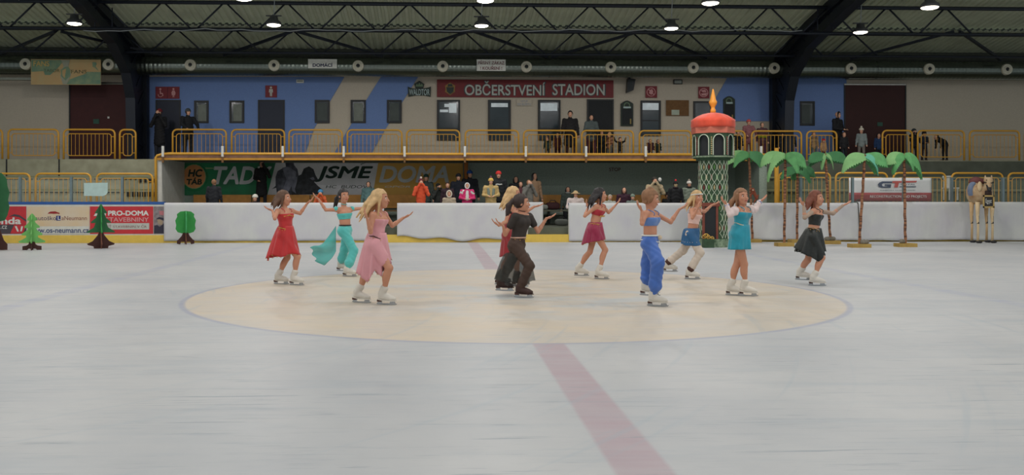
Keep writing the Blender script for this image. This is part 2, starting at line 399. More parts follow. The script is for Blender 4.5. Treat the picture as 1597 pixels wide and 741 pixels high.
cloth(1087.5, 1336, BH - 0.01, 0.05, 11, 9, 'folded white cloth over the boards behind the cluster of paper palms', amp=0.075, wave=0.01, off=0.07)
cloth(1337.5, 1700, BH + 0.02, 0.04, 14, 7, 'white cloth over the boards behind the camel figure, below the logo banner', amp=0.085, wave=0.02, off=0.07)
g0 = at(811, 318, 15.1); g1 = at(847, 318, 15.55)
mb = MB(); mb.bar((g0.x, 15.08, 0.66), (g1.x - 0.02, 15.5, 0.66), 0.05, 1.06)
gt = thing('bench_gate', (g0.x, 15.08, 0.12), 'half open white board gate beside the dark bench opening', 'gate')
obj('gate_leaf', mb, m_board, gt)
def gf(u, v):
    a_ = Vector((g0.x - 0.02, 15.02, 0)).lerp(Vector((g1.x, 15.46, 0)), u)
    return (a_.x - 0.02, a_.y - 0.06 - 0.03 * v * math.sin(u * 14 + 1), BH + 0.03 - (BH - 0.10 + 0.05 * math.sin(u * 4)) * v)
obj('cloth_cover', MB().grid(gf, 20, 10), m_cloth, gt, smooth=True, solid=0.008)
# bench stuff seen through the opening
tb = thing('low_table', (ax(868, 17.2), 17.2, 0.45), 'dark low table seen through the bench opening', 'table')
x_ = ax(868, 17.2)
obj('top', MB().box(x_ - 0.55, x_ + 0.6, 16.9, 17.6, 0.92, 0.96), m_concd, tb)
for sx in (-0.5, 0.5):
    for sy in (16.95, 17.55): obj('leg', MB().box(x_ + sx - 0.03, x_ + sx + 0.03, sy - 0.03, sy + 0.03, 0.45, 0.92), m_frame, tb)
def bag(px, Y, z, s, rgb, label, name='sports_bag'):
    x = ax(px, Y); t = thing(name, (x, Y, z), label, 'bag')
    def fn(u, v):
        a = 2 * math.pi * u; p = math.pi * (v - 0.5); c = math.cos(p)
        e = lambda q, n=0.6: math.copysign(abs(q) ** n, q)
        return (x + s * e(math.cos(a)) * e(c, .5), Y + s * 0.55 * e(math.sin(a)) * e(c, .5), z + s * 0.5 + s * 0.5 * e(math.sin(p), .7))
    obj('body', MB().grid(fn, 24, 12, True), mat('bag_%d_%d_%d' % rgb, rgb, 0.8), t, smooth=True)
    obj('handle', MB().tube([(x - s * .5, Y, z + s * .95), (x - s * .3, Y, z + s * 1.25), (x + s * .3, Y, z + s * 1.25), (x + s * .5, Y, z + s * .95)], 0.015, 6), m_frame, t, smooth=True)
bag(862, 17.2, 0.97, 0.24, (60, 26, 30), 'dark maroon bag on the low table in the bench opening')
bag(847, 17.0, 0.97, 0.16, (120, 124, 118), 'small grey bag on the low table in the bench opening')
bag(876, 16.4, 0.46, 0.22, (92, 96, 92), 'grey bag on the floor in the bench opening')

# ---- roof: corrugated sheets falling towards the back wall
def roofz(y): return 7.8 + 0.18 * (16.8 - y)
def roof_sheet(y0, y1, dz, nm):
    vs = []; fs = []; xs = []
    x = XL
    while x < XR: xs += [(x, 0), (x + 0.09, 0), (x + 0.12, 0.05), (x + 0.20, 0.05)]; x += 0.23
    for y in (y0, y1):
        for xx, h in xs: vs.append((xx, y, roofz(y) + h + dz))
    n = len(xs)
    for i in range(n - 1): fs.append((i, i + 1, n + i + 1, n + i))
    return struct(nm, MB().add(vs, fs), m_roof)
roof_sheet(19.3, 23.2, 0.0, 'ceiling_lower'); roof_sheet(-16, 19.45, 0.12, 'ceiling')
# purlin trusses running along the hall
def truss(name, Y, zb, zt, x0, n, step, label_kind=None, r=0.05):
    t = thing(name, (x0, Y, zb), None, None, kind='structure')
    x1 = x0 + n * step
    obj('bottom_chord', MB().tube([(XL, Y, zb), (XR, Y, zb)], r, 8), m_steel, t, smooth=True)
    obj('top_chord', MB().tube([(XL, Y, zt), (XR, Y, zt)], r * 1.3, 8), m_steel, t, smooth=True)
    for k in range(n):
        xt = x0 + k * step
        obj('diagonal', MB().tube([(xt - 0.06, Y, zt - 0.03), (xt - step / 2 + 0.12, Y, zb + 0.03)], 0.03, 6), m_steel, t, smooth=True)
        obj('diagonal', MB().tube([(xt + 0.06, Y, zt - 0.03), (xt + step / 2 - 0.12, Y, zb + 0.03)], 0.03, 6), m_steel, t, smooth=True)
    return t
Y1 = 16.8
xt254 = ax(254, Y1); st = (ax(1200, Y1) - xt254) / 10
truss('roof_truss', Y1, az(48, Y1, 700), az(7, Y1, 700), xt254 - 5 * st, 19, st)
Y2 = 19.4
xs2 = ax(545, Y2); truss('roof_truss', Y2, az(84, Y2, 700), az(49, Y2, 700), xs2 - 8 * 2.0, 18, 2.0, r=0.045)
# eaves beam and dark bracing in front of the wall top
struct('eaves_beam', MB().box(XL, XR, 21.55, 21.75, 6.56, 6.92), m_clad)
br = thing('roof_brace', (0, 19.6, 6.6), None, None, kind='structure')
for px in (92, 460, 735, 1000, 1490):
    a = at(px, 50, 19.0); 
    for sgn in (-1, 1): obj('brace_leg', MB().bar((a.x + sgn * 0.1, 18.9, a.z), (a.x + sgn * 2.9, 21.0, 6.58), 0.09, 0.09), m_steel, br)
# portal frames
def portal(px_, Y_=21.6):
    X = ax(px_, Y_)
    t = thing('portal_frame', (X, 21.5, FZ), None, None, kind='structure')
    def chord(nm, pts, wd): 
        for i in range(len(pts) - 1): obj(nm, MB().bar((X, *pts[i]), (X, *pts[i + 1]), wd, wd, up=(1, 0, 0)), m_steel, t)
    inner = [(20.75, FZ), (20.62, 5.0), (20.1, 5.9), (18.6, 6.75), (15.5, 7.45), (10, 8.5), (0, 10.4), (-14, 12.5)]
    outer = [(21.95, FZ), (21.95, 6.3), (21.2, 6.7), (18.6, 7.35), (15.5, 7.9), (10, 8.95), (0, 10.75), (-14, 13)]
    chord('inner_chord', inner, 0.34); chord('outer_chord', outer, 0.34)
    def seg(c, k, f): return Vector((X, c[k][0] + (c[k+1][0] - c[k][0]) * f, c[k][1] + (c[k+1][1] - c[k][1]) * f))
    A = [seg(inner, 0, f) for f in (0, .33, .66, 1)] + [seg(inner, k, 1) for k in (1, 2)] + [seg(inner, 3, .5), seg(inner, 3, 1), seg(inner, 4, .5), seg(inner, 4, 1)]
    B = [seg(outer, 0, f) for f in (.15, .45, .75, 1)] + [seg(outer, k, 1) for k in (1, 2)] + [seg(outer, 3, .5), seg(outer, 3, 1), seg(outer, 4, .5), seg(outer, 4, 1)]
    for i in range(len(A)):
        obj('lacing', MB().bar(A[i], B[i], 0.12, 0.12, up=(1, 0, 0)), m_steel, t)
        if i: obj('lacing', MB().bar(B[i - 1], A[i], 0.12, 0.12, up=(1, 0, 0)), m_steel, t)
    for i in range(0, 5):                                # web plates of the knee
        pass
    obj('web_plate', MB().prism([(20.75, FZ), (21.95, FZ), (21.95, 6.3), (21.2, 6.7), (18.6, 7.35), (18.6, 6.75), (20.1, 5.9), (20.62, 5.0)], (X, 0, 0), (0, 1, 0), (0, 0, 1), 0.06), m_steel, t)
portal(219); portal(1214)
# thin vertical hangers and a slack cable along the first truss
hg = thing('cable_run', (ax(500, Y1), Y1 - 0.1, az(47, Y1)), 'pale slack cable running along the lower roof truss tube', 'cable')
pts = []
for i in range(60):
    px = 130 + i * 19; pts.append(at(px, 47.5 + 1.2 * math.sin(i * 0.9) + 0.8 * math.sin(i * 2.3) - (3 if i in (9, 10) else 0), Y1 - 0.12))
obj('cable', MB().tube(pts, 0.016, 5), mat('cable_grey', (140, 146, 150), 0.6), hg, smooth=True)
for px in (148, 175, 1275, 1299):
    a = at(px, 12, Y1); b_ = at(px, 46, Y1); obj('hanger', MB().tube([a, b_], 0.022, 6), m_steel, hg)

# ---- ventilation duct with round nozzles
m_duct = mat('duct_metal', (112, 120, 114), 0.30, 0.95, var=0.1, scale=14, stretch=(6, 1, 1))
DYc = 21.35; dz = az(105.5, DYc, 690); dr = 0.335
dt = thing('ventilation_duct', (0, DYc, dz), 'long round metal ventilation duct running along the hall above the walkway', 'duct')
def dfn(u, v):
    a = 2 * math.pi * u; k = v * 780; rr = dr + (0.006 if (int(round(k)) % 2) else 0)
    return (XL + 0.5 + (XR - XL - 1) * v, DYc + rr * math.sin(a), dz + rr * math.cos(a))
dd = obj('duct_tube', MB().grid(dfn, 30, 781, True), m_duct, dt)
for px in (67, 238, 466, 598, 856, 985, 1115, 1365, 1500):
    a = ax(px, DYc); obj('seam_collar', MB().tube([(a - 0.03, DYc, dz), (a + 0.03, DYc, dz)], dr + 0.014, 28), m_duct, dt)
m_noz = mat('nozzle_white', (206, 202, 184), 0.5)
nz0 = None
for px in (-90, 40, 169.5, 297, 427.5, 558.5, 690.5, 821, 952.5, 1081, 1207.5, 1327, 1449, 1570):
    p = at(px, 104, 21.0)
    if nz0 is None:
        nz0 = obj('air_nozzle', MB().add(*(lambda g: (g.v, g.f))((lambda g: [g.grid(lambda u, v: (
            (lambda rr_, yy: (rr_ * math.cos(2*math.pi*u), yy, rr_ * math.sin(2*math.pi*u)))(*[(0.21, 0.16), (0.21, 0.0), (0.20, -0.045), (0.165, -0.05), (0.12, 0.0), (0.095, -0.06), (0.075, -0.06), (0.07, 0.0)][int(round(v*7))])), 24, 8, True), g][1])(MB()))), m_noz, dt, smooth=True)
        nzh = obj('bore', MB().grid(lambda u, v: (v * 0.068 * math.cos(2*math.pi*u), -0.045, v * 0.068 * math.sin(2*math.pi*u)), 16, 2, True), m_dark, nz0)
        for o_ in (nz0.data, nzh.data):                   # meshes above were shifted by the parent's origin: undo, they are local
            for v_ in o_.vertices: v_.co += org(dt)
        nzh.location = (0.0, 0.0, 0.03)
        cur = nz0
    else:
        cur = nz0.copy(); COL.objects.link(cur); cur.parent = dt; h = nzh.copy(); COL.objects.link(h); h.parent = cur
    o_ = org(dt); cur.location = (p.x - o_.x, 20.99 - o_.y, dz + 0.0 - o_.z)
mb = MB(); mb.box(XL, ax(105, 21.5), 21.35, 21.6, az(128.5, 21.4), az(125, 21.4)); struct('duct_bracket_rail', mb, mat('galvanised', (130, 132, 122), 0.4, 0.7))
mb = MB(); mb.box(ax(1320, 21.5), XR, 21.3, 21.6, az(124, 21.4, 1450), az(121, 21.4, 1450)); struct('duct_bracket_rail', mb, MATS['galvanised'])

# ================================================================== LAMPS
m_lampbody = mat('lamp_housing', (70, 72, 76), 0.5, 0.4)
m_lampglass = mat('lamp_glass', (255, 244, 220), 0.3, emit=9.0)
lamp0 = None
places = ['hung below the lower truss tube beside the west portal frame', 'second from the west portal frame in the lower row', 'above the gap left of the no smoking sign', 'above the shop sign end, between two roof nodes', 'hung beside the east portal frame on the lower row']
places2 = ['high row, in the top left corner under the roof', 'high row, between the west portal frame and the home team sign', 'high row, above the no smoking sign', 'high row, just west of the east portal frame', 'high row, large lamp right of the east portal frame']
for ri, (ly, lz, pxs) in enumerate(LAMP_ROWS):
    for i, px in enumerate(pxs):
        x = ax(px, ly); loc = (x, ly, lz); z_ = az({0: 42, 1: 2}[ri] + [0, 0, -1 if ri == 0 else 0, 1, 5][i], ly)
        loc = (x, ly, z_)
        lab = 'bright pendant floodlight, ' + (places if ri == 0 else places2)[i]
        if lamp0 is None:
            lamp0 = thing('pendant_lamp', loc, lab, 'lamp', 'pendant floodlights under the roof')
            p = Vector(loc)
            obj('lamp_shade', MB().lathe([(0.235, 0.0), (0.24, 0.05), (0.20, 0.11), (0.13, 0.16), (0.12, 0.26), (0.05, 0.28)], p + Vector((0, 0, 0.01)), 20), m_lampbody, lamp0, smooth=True)
            obj('lens', MB().lathe([(0.22, 0.0), (0.20, -0.03), (0.12, -0.055), (0.0, -0.06)], p + Vector((0, 0, 0.02)), 20), m_lampglass, lamp0, smooth=True)
            obj('mounting_plate', MB().box(x - 0.24, x + 0.24, ly - 0.04, ly + 0.04, z_ + 0.28, z_ + 0.31), m_lampbody, lamp0)
            obj('hanging_cable', MB().tube([(x, ly, z_ + 0.3), (x + 0.03, ly, z_ + 0.9), (x, ly, roofz(ly) - 0.0)], 0.012, 5), mat('cable_grey', (140, 146, 150), 0.6), lamp0)
        else:
            c = copy_tree(lamp0, loc); c['label'] = lab
        area_lamp(x, ly, z_ - 0.08, LAMP_W * 0.9)

# ================================================================== DOORS, WINDOWS AND SIGNS ON THE BACK WALL
F = WY - 0.02
def door(n, px0, px1, py0, py1, m=None, handle=True):
    mb = MB(); pbox(mb, px0, px1, py0, py1, F, F - 0.01, F + 0.05)
    a, b_ = at(px0, py1, F), at(px1, py0, F); z0 = FZ
    mb = MB().box(a.x, b_.x, F - 0.01, F + 0.05, z0, b_.z)
    d = struct('door_%d' % n, mb, m or mat('door_navy', (34, 40, 58), 0.6))
    fr = MB().box(a.x - 0.05, a.x, F - 0.03, F + 0.05, z0, b_.z + 0.05).box(b_.x, b_.x + 0.05, F - 0.03, F + 0.05, z0, b_.z + 0.05).box(a.x, b_.x, F - 0.03, F + 0.05, b_.z, b_.z + 0.05)
    obj('frame', fr, m_frame, d)
    if handle: obj('door_handle', MB().tube([(b_.x - 0.09, F - 0.05, FZ + 1.05), (b_.x - 0.2, F - 0.05, FZ + 1.05)], 0.012, 6), MATS['galvanised'], d)
    return d
door(1, 245, 280, 158, 240); door(2, 404.5, 442, 158, 240)
d3 = door(3, 917.5, 955, 157, 240, m_dark, False)
d7 = door(7, 110, 210, 131, 240, m_maroon, False); obj('escape_sign', MB().box(ax(146, F), ax(155, F), F - 0.03, F - 0.012, az(195, F), az(188, F)), mat('sign_green', (40, 84, 70), 0.6), d7)
obj('lock_plate', MB().box(ax(168, F), ax(171, F), F - 0.03, F - 0.012, az(187, F), az(184, F)), m_white, d7)
d8 = door(8, 1318, 1411, 133, 240, mat('maroon_dark', (56, 22, 20), 0.7), False); obj('escape_sign', MB().box(ax(1368, F), ax(1376, F), F - 0.03, F - 0.012, az(195, F), az(189, F)), MATS['sign_green'], d8)
obj('track', MB().box(ax(1316, F), ax(1412, F), F - 0.06, F - 0.01, az(133, F, 1360), az(131, F, 1360)), m_white, d8)
obj('track', MB().box(ax(108, F), ax(212, F), F - 0.06, F - 0.01, az(132, F, 150), az(130, F, 150)), MATS['galvanised'], d7)
def window(n, px0, px1, py0, py1, fw=0.07, pane=None, mull=False, reflect=None, blind=None):
    a, b_ = at(px0, py1, F), at(px1, py0, F)
    fr = MB().box(a.x, a.x + fw, F - 0.03, F + 0.03, a.z, b_.z).box(b_.x - fw, b_.x, F - 0.03, F + 0.03, a.z, b_.z)
    fr.box(a.x + fw, b_.x - fw, F - 0.03, F + 0.03, a.z, a.z + fw).box(a.x + fw, b_.x - fw, F - 0.03, F + 0.03, b_.z - fw, b_.z)
    w_ = struct('window_%d' % n, fr, m_frame)
    obj('pane', MB().box(a.x + fw, b_.x - fw, F - 0.005, F + 0.01, a.z + fw, b_.z - fw), pane or m_glassd, w_)
    if mull: obj('transom', MB().box(a.x + fw, b_.x - fw, F - 0.025, F, a.z + (b_.z - a.z) * mull, a.z + (b_.z - a.z) * mull + 0.04), m_frame, w_)
    if blind:
        for q0, q1, r0, r1, mm in blind: mb = MB(); pbox(mb, q0, q1, r0, r1, F, F - 0.012, F - 0.006); obj('curtain' if mm is not m_lit else 'lit_interior', mb, mm, w_)
    return w_
m_lit = mat('lit_interior', (190, 200, 204), 0.4, emit=0.28, var=0.3, scale=3)
m_curt = mat('pale_blind', (120, 126, 118), 0.7, var=0.15)
m_curtd = mat('grey_blind', (74, 82, 80), 0.7, var=0.15)
window(1, 303, 325.5, 157, 192, blind=[(309, 322, 163, 189, m_curt)]); window(2, 358, 381, 157, 192, blind=[(364, 377, 163, 189, m_curt)])
window(3, 491, 514, 156, 192, blind=[(495, 510, 161, 188, m_curtd)]); window(4, 547, 570.5, 156, 192, blind=[(552, 566, 161, 189, m_curt)])
window(5, 603.5, 626.5, 156, 192, blind=[(608, 622, 161, 188, m_curtd)])
window(6, 681.5, 717.5, 156, 219, mull=0.28, blind=[(700, 712, 161, 176, m_lit), (686, 699, 171, 175, m_lit), (693, 700, 162, 167, m_lit)])
window(7, 761, 796.5, 156, 219, mull=0.28, blind=[(766, 792, 161, 167, m_lit)])
window(8, 839, 874, 156, 219, mull=0.28, blind=[(843, 869, 161, 173, m_lit)])
window(9, 999, 1030.5, 157, 212, mull=0.42, blind=[(1001, 1027, 161, 171.5, m_lit)])
window(10, 1081.5, 1110, 158, 212); window(11, 1247.5, 1270.5, 158, 196, blind=[(1250, 1263, 163, 192, m_curtd)])

def sign(px0, px1, py0, py1, m, label, Y=F, name='wall_sign', th=0.03, cat='sign', group=None):
    a, b_ = at(px0, py1, Y), at(px1, py0, Y)
    t = thing(name, ((a.x + b_.x) / 2, Y, a.z), label, cat, group)
    obj('panel', MB().box(a.x, b_.x, Y - th, Y, a.z, b_.z), m, t); return t
m_red = mat('sign_red', (122, 32, 42), 0.6); m_redd = mat('banner_red', (116, 30, 34), 0.6, var=0.1)
m_let = mat('letter_pale', (186, 188, 180), 0.6); m_pink = mat('letter_pink', (206, 150, 150), 0.6)
def picto(t, px, py, h, kind, m):
    """a flat pictogram figure, h pixels tall, standing on its sign"""
    Y = F - 0.034; mb = MB(); s = h / 20.0
    def P(pts): ppoly(mb, [(px + x * s, py + y * s) for x, y in pts], Y, 0.006)
    P([(2.2 * math.cos(i * .785), -8 + 2.2 * math.sin(i * .785)) for i in range(8)])
    if kind == 'man': P([(-3.4, -5), (3.4, -5), (4.2, 1.5), (2.6, 1.5), (2.2, -2), (2, 9), (.4, 9), (0, 2), (-.4, 9), (-2, 9), (-2.2, -2), (-2.6, 1.5), (-4.2, 1.5)])
    if kind == 'woman': P([(-2.4, -5), (2.4, -5), (4.6, 1), (3.2, 1.6), (4, 4.5), (1.6, 4.5), (1.6, 9), (.3, 9), (.3, 5), (-.3, 5), (-.3, 9), (-1.6, 9), (-1.6, 4.5), (-4, 4.5), (-3.2, 1.6), (-4.6, 1)])
    if kind == 'chair':
        P([(-1.2, -5), (1, -5), (1.4, 0), (5, 0), (6.5, 6), (4.8, 6.6), (3.8, 2.2), (-.8, 2.2)])
        P([(5 * math.cos(a), 4.2 + 4.4 * math.sin(a)) for a in [i * .4 + .3 for i in range(9)]] + [(3.8 * math.cos(a), 4.2 + 3.3 * math.sin(a)) for a in [i * .4 + .3 for i in range(8, -1, -1)]])
    obj('pictogram', mb, m, t)
t = sign(243, 261.3, 135.5, 154, m_red, 'red sign with a wheelchair pictogram above the navy door by the west column'); picto(t, 250, 145, 15, 'chair', m_pink)
t = sign(261.8, 280, 135.5, 154, m_red, 'red sign with a woman pictogram beside the wheelchair sign'); picto(t, 270.5, 145, 15, 'woman', m_pink)
t = sign(414, 432, 133.5, 152, m_red, 'red sign with a white man pictogram above the second navy door'); picto(t, 422.6, 143, 16, 'man', m_let)
def ring(t, px, py, r, m, w_=0.18, a0=0, a1=6.2832, name='emblem', Y=None, sx=1.0):
    Y = Y or F - 0.034; mb = MB(); n = 18; A = [a0 + (a1 - a0) * i / n for i in range(n + 1)]
    for i in range(n):
        q = [(r, A[i]), (r, A[i+1]), (r * (1 - w_), A[i+1]), (r * (1 - w_), A[i])]
        ppoly(mb, [(px + sx * a * math.cos(b_), py + a * math.sin(b_)) for a, b_ in q], Y, 0.006)
    obj(name, mb, m, t)
t = sign(1006.5, 1024.5, 134.5, 152.5, m_red, 'dark red square prohibition sign above the shop window east of the pub board')
ring(t, 1015.5, 143.5, 7, m_pink, 0.14)
mb = MB(); ppoly(mb, [(1010, 139), (1011, 138), (1021, 148), (1020, 149)], F - 0.034, .006); ppoly(mb, [(1012, 145), (1014, 140), (1017, 139), (1019, 143), (1016, 148)], F - 0.034, .005); obj('symbol', mb, m_pink, t)
t = sign(1089, 1106, 135.5, 153.5, m_red, 'dark red square sign with a round emblem above the tower roof')
ring(t, 1097.5, 144.5, 7, m_pink, 0.16)
mb = MB(); ppoly(mb, [(1093, 141), (1100, 140), (1102, 144), (1096, 144)], F - 0.034, .006); ppoly(mb, [(1093, 146), (1103, 145), (1101, 149), (1095, 149)], F - 0.034, .006); obj('symbol', mb, m_pink, t)

# the shop sign
t = sign(681.5, 956.5, 125.5, 151.5, m_redd, 'long dark red sign reading OBČERSTVENÍ STADION in pale letters', name='shop_sign')
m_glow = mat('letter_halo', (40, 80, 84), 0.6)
for q, yy in (('OBČERSTVENÍ', 0), ('STADION', 1)):
    x0, x1 = ((725, 850), (862, 943))[yy]
    y0 = (127, 131.5)[yy]; y1 = (148.5, 148.5)[yy]
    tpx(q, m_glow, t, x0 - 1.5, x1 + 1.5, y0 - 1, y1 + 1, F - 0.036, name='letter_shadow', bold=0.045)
    tpx(q, m_let, t, x0, x1, y0, y1, F - 0.044, name='lettering', bold=0.012)
mb = MB(); ppoly(mb, [(702 + 9 * math.cos(i * .524) * (1 if i % 2 else .8), 138.5 + 10 * math.sin(i * .524) * (1 if i % 2 else .85)) for i in range(12)], F - 0.036, .006); obj('crest', mb, mat('crest_ochre', (140, 110, 52), 0.6, var=0.4, scale=8), t)
mb = MB(); ppoly(mb, [(696, 136), (708, 136), (707, 143), (702, 147), (697, 143)], F - 0.042, .006); ppoly(mb, [(699, 131), (705, 131), (706, 135), (698, 135)], F - 0.042, .006); obj('crest_shield', mb, mat('crest_dark', (40, 52, 48), 0.6), t)
# pub sign with crown and lettering
a = at(654, 138, F)
t = thing('pub_sign', (a.x, F, a.z - 0.3), 'small dark green carved pub sign with crown left of the long red sign', 'sign')
m_pub = mat('pub_green', (30, 44, 36), 0.6)
mb = MB(); ppoly(mb, [(636, 135), (640, 137), (648, 138.5), (660, 138), (668, 136.5), (672, 135), (671.5, 151), (662, 149), (648, 149), (637, 151)], F - 0.02, 0.04)
ppoly(mb, [(646, 131), (650, 128.5), (654, 126), (658, 128.5), (662, 131), (660, 138), (648, 138)], F - 0.02, 0.04); obj('panel', mb, m_pub, t)
tpx('WALDTOR', mat('letter_bluegrey', (170, 190, 190), 0.5), t, 638, 670, 139, 148.5, F - 0.046, bold=0.01)
mb = MB(); ppoly(mb, [(648, 135), (650, 130), (652, 133), (654, 128.5), (656, 133), (658, 130), (660, 135)], F - 0.045, .006); obj('crown', mb, mat('crown_green', (90, 116, 84), 0.5), t)
# beer menu boards
def menu_board(px0, px1, py0, py1, label):
    a, b_ = at(px0, py1, F), at(px1, py0, F)
    t = thing('menu_board', ((a.x + b_.x) / 2, F, a.z), label, 'sign')
    w_ = px1 - px0; mb = MB(); ppoly(mb, [(px0, py1), (px0, py0 + 5)] + [(px0 + w_ * i / 8, py0 + 5 - 5 * math.sin(math.pi * i / 8)) for i in range(1, 8)] + [(px1, py0 + 5), (px1, py1)], F - 0.02, 0.04); obj('panel', mb, m_pub, t)
    mb = MB(); pbox(mb, px0 + 2, px1 - 2, py0 + 13, py1 - 2, F, F - 0.05, F - 0.04); obj('slate', mb, m_dark, t)
    ring(t, (px0 + px1) / 2, py0 + 7.5, 5, mat('crown_green', (90, 116, 84), 0.5), 0.3, name='badge', Y=F - 0.045)
    mb = MB(); pbox(mb, px0 + 4, px1 - 4, py0 + 9.5, py0 + 12, F, F - 0.05, F - 0.04); obj('name_strip', mb, MATS['letter_bluegrey'], t)
    mb = MB(); pbox(mb, px1 - 5.5, px1 - 3.5, py1 - 11, py1 - 3, F, F - 0.056, F - 0.05); obj('glass_drawing', mb, mat('beer_ochre', (150, 130, 70), 0.6), t)
menu_board(968, 987.5, 157, 196.5, 'tall arched green menu board between the dark doorway and shop window')
menu_board(1128, 1146, 150, 190, 'arched menu board on the blue wall right of the orange tower roof')
t = sign(1038.5, 1074, 156.5, 180.5, mat('cork', (116, 84, 52), 0.9, var=0.15, scale=12), 'brown cork notice board with a white sheet pinned on it', name='cork_board')
mb = MB(); pbox(mb, 1047, 1059, 171.5, 179.5, F, F - 0.036, F - 0.03); obj('paper_sheet', mb, mat('paper_green', (176, 186, 170), 0.7), t)
t = sign(806, 829, 155.5, 165, m_wallb, 'small pale panel with faint blue lettering beside the third shop window', th=0.012)
tpx('VSTUP', mat('faint_blue', (128, 144, 168), 0.8), t, 812, 823, 156.5, 159.5, F - 0.014); tpx('DO BUFETU', MATS['faint_blue'], t, 807, 828, 161, 164.5, F - 0.014)
# emergency lights
for px0, px1, py0, py1, lb in ((462.5, 474, 124.5, 129.5, 'small white emergency light on the blue wall left of the beige stripe'), (1050, 1063.5, 124.5, 131.5, 'small framed emergency light above the cork notice board')):
    a, b_ = at(px0, py1, F), at(px1, py0, F); t = thing('emergency_light', ((a.x + b_.x) / 2, F, a.z), lb, 'lamp')
    obj('housing', MB().box(a.x, b_.x, F - 0.06, F, a.z, b_.z), m_frame if px0 > 1000 else m_white, t); obj('lens', MB().box(a.x + 0.03, b_.x - 0.03, F - 0.075, F - 0.06, a.z + 0.03, b_.z - 0.03), mat('lens_grey', (150, 156, 150), 0.3), t)
# loudspeaker on its bracket
a, b_ = at(975, 146, F), at(989, 122, F); t = thing('loudspeaker', (a.x + .15, F, a.z), 'black wall loudspeaker tilted down right of the long red sign', 'speaker')
mb = MB(); mb.prism([(0.0, 0.0), (0.26, 0.10), (0.34, 0.52), (0.04, 0.56)], (a.x, F - 0.2, a.z), (1, 0, 0), (0, 0, 1), 0.24); obj('cabinet', mb, m_frame, t)
obj('grille', MB().prism([(0.03, 0.06), (0.2, 0.13), (0.24, 0.46), (0.06, 0.50)], (a.x, F - 0.325, a.z), (1, 0, 0), (0, 0, 1), 0.01), mat('grille_grey', (52, 56, 58), 0.8), t)
obj('bracket', MB().box(a.x + 0.12, a.x + 0.18, F - 0.14, F, a.z + 0.5, a.z + 0.66), m_frame, t)
# signs hanging on the duct
DF = DYc - dr - 0.085
def hung(px0, px1, py0, py1, m, label, name='hanging_sign'):
    a, b_ = at(px0, py1, DF), at(px1, py0, DF); t = thing(name, ((a.x + b_.x) / 2, DF, a.z), label, 'sign')
    obj('panel', MB().box(a.x, b_.x, DF - 0.01, DF, a.z, b_.z), m, t)
    for q in (0.15, 0.85): xx = a.x + (b_.x - a.x) * q; obj('strap', MB().bar((xx, DF + 0.002, b_.z - 0.02), (xx, DF + 0.02, b_.z + 0.05), 0.015, 0.006), m_frame, t)
    return t
t = hung(480.5, 525.5, 92.5, 106.5, m_white, 'white sign reading DOMÁCÍ hung on the duct'); tpx('DOMÁCÍ', mat('ink_navy', (26, 34, 70), 0.6), t, 487.5, 518.5, 98.0, 104.3, DF - 0.013, bold=0.04)
t = hung(743.5, 788.5, 93, 110.5, m_white, 'white no smoking notice in two lines of red letters hung on the duct')
m_inkr = mat('ink_darkred', (110, 40, 52), 0.6); tpx('PŘÍSNÝ ZÁKAZ', m_inkr, t, 746, 786.5, 94, 100.5, DF - 0.013, bold=0.01); tpx('! KOUŘENÍ !', m_inkr, t, 749, 783, 102.5, 108.8, DF - 0.013, bold=0.02)
# fans' banner
m_fo = mat('banner_orange', (204, 166, 116), 0.8, rgb2=(190, 168, 122), scale=3); m_fg = mat('banner_green', (104, 142, 122), 0.8, rgb2=(140, 156, 122), scale=4)
t = hung(48.5, 157.5, 93, 132, m_fo, 'orange and green supporters banner hung on the duct above the maroon door', 'supporters_banner')
YB = DF - 0.014
mb = MB(); ppoly(mb, [(49, 93.5), (100, 93.5), (92, 104), (84, 112), (78, 117), (70, 117), (68, 111), (49, 112)], YB, .006)
ppoly(mb, [(157, 112.5), (157, 131.5), (104, 131.5), (108, 124), (122, 119), (134, 115), (136, 112)], YB, .006)
ppoly(mb, [(144, 97), (149.5, 97), (151, 100), (149, 103), (154, 111), (150.5, 108), (147, 105), (144.5, 104)], YB, .006); obj('green_shape', mb, m_fg, t)
mb = MB(); ppoly(mb, [(95, 93.5), (109, 93.5), (107, 103), (111, 116), (104, 131.5), (98, 131.5), (94, 118), (99, 103)], YB - .004, .005); obj('pale_ray', mb, mat('ray_grey', (158, 160, 142), 0.8), t)
mb = MB(); ppoly(mb, [(101, 104.5), (106, 104), (110, 109), (109, 119), (102, 125.5), (95.5, 119), (94.5, 109)], YB - .008, .005); obj('emblem', mb, m_fg, t)
mb = MB(); ppoly(mb, [(101, 108), (103, 107), (102, 115), (101, 122), (97.5, 118), (97, 110)], YB - .012, .005); obj('emblem_half', mb, m_fo, t)
m_fl = mat('banner_letter', (200, 170, 100), 0.8)
tpx('FANS', m_fl, t, 52, 77, 95, 103.5, YB - .006, bold=0.02); tpx('TABOR', mat('banner_inkgreen', (90, 100, 70), 0.8), t, 68, 93, 107.5, 112.5, YB - .008, bold=0.0); tpx('FANS', MATS['banner_inkgreen'], t, 111, 135, 109, 114.5, YB - .008)

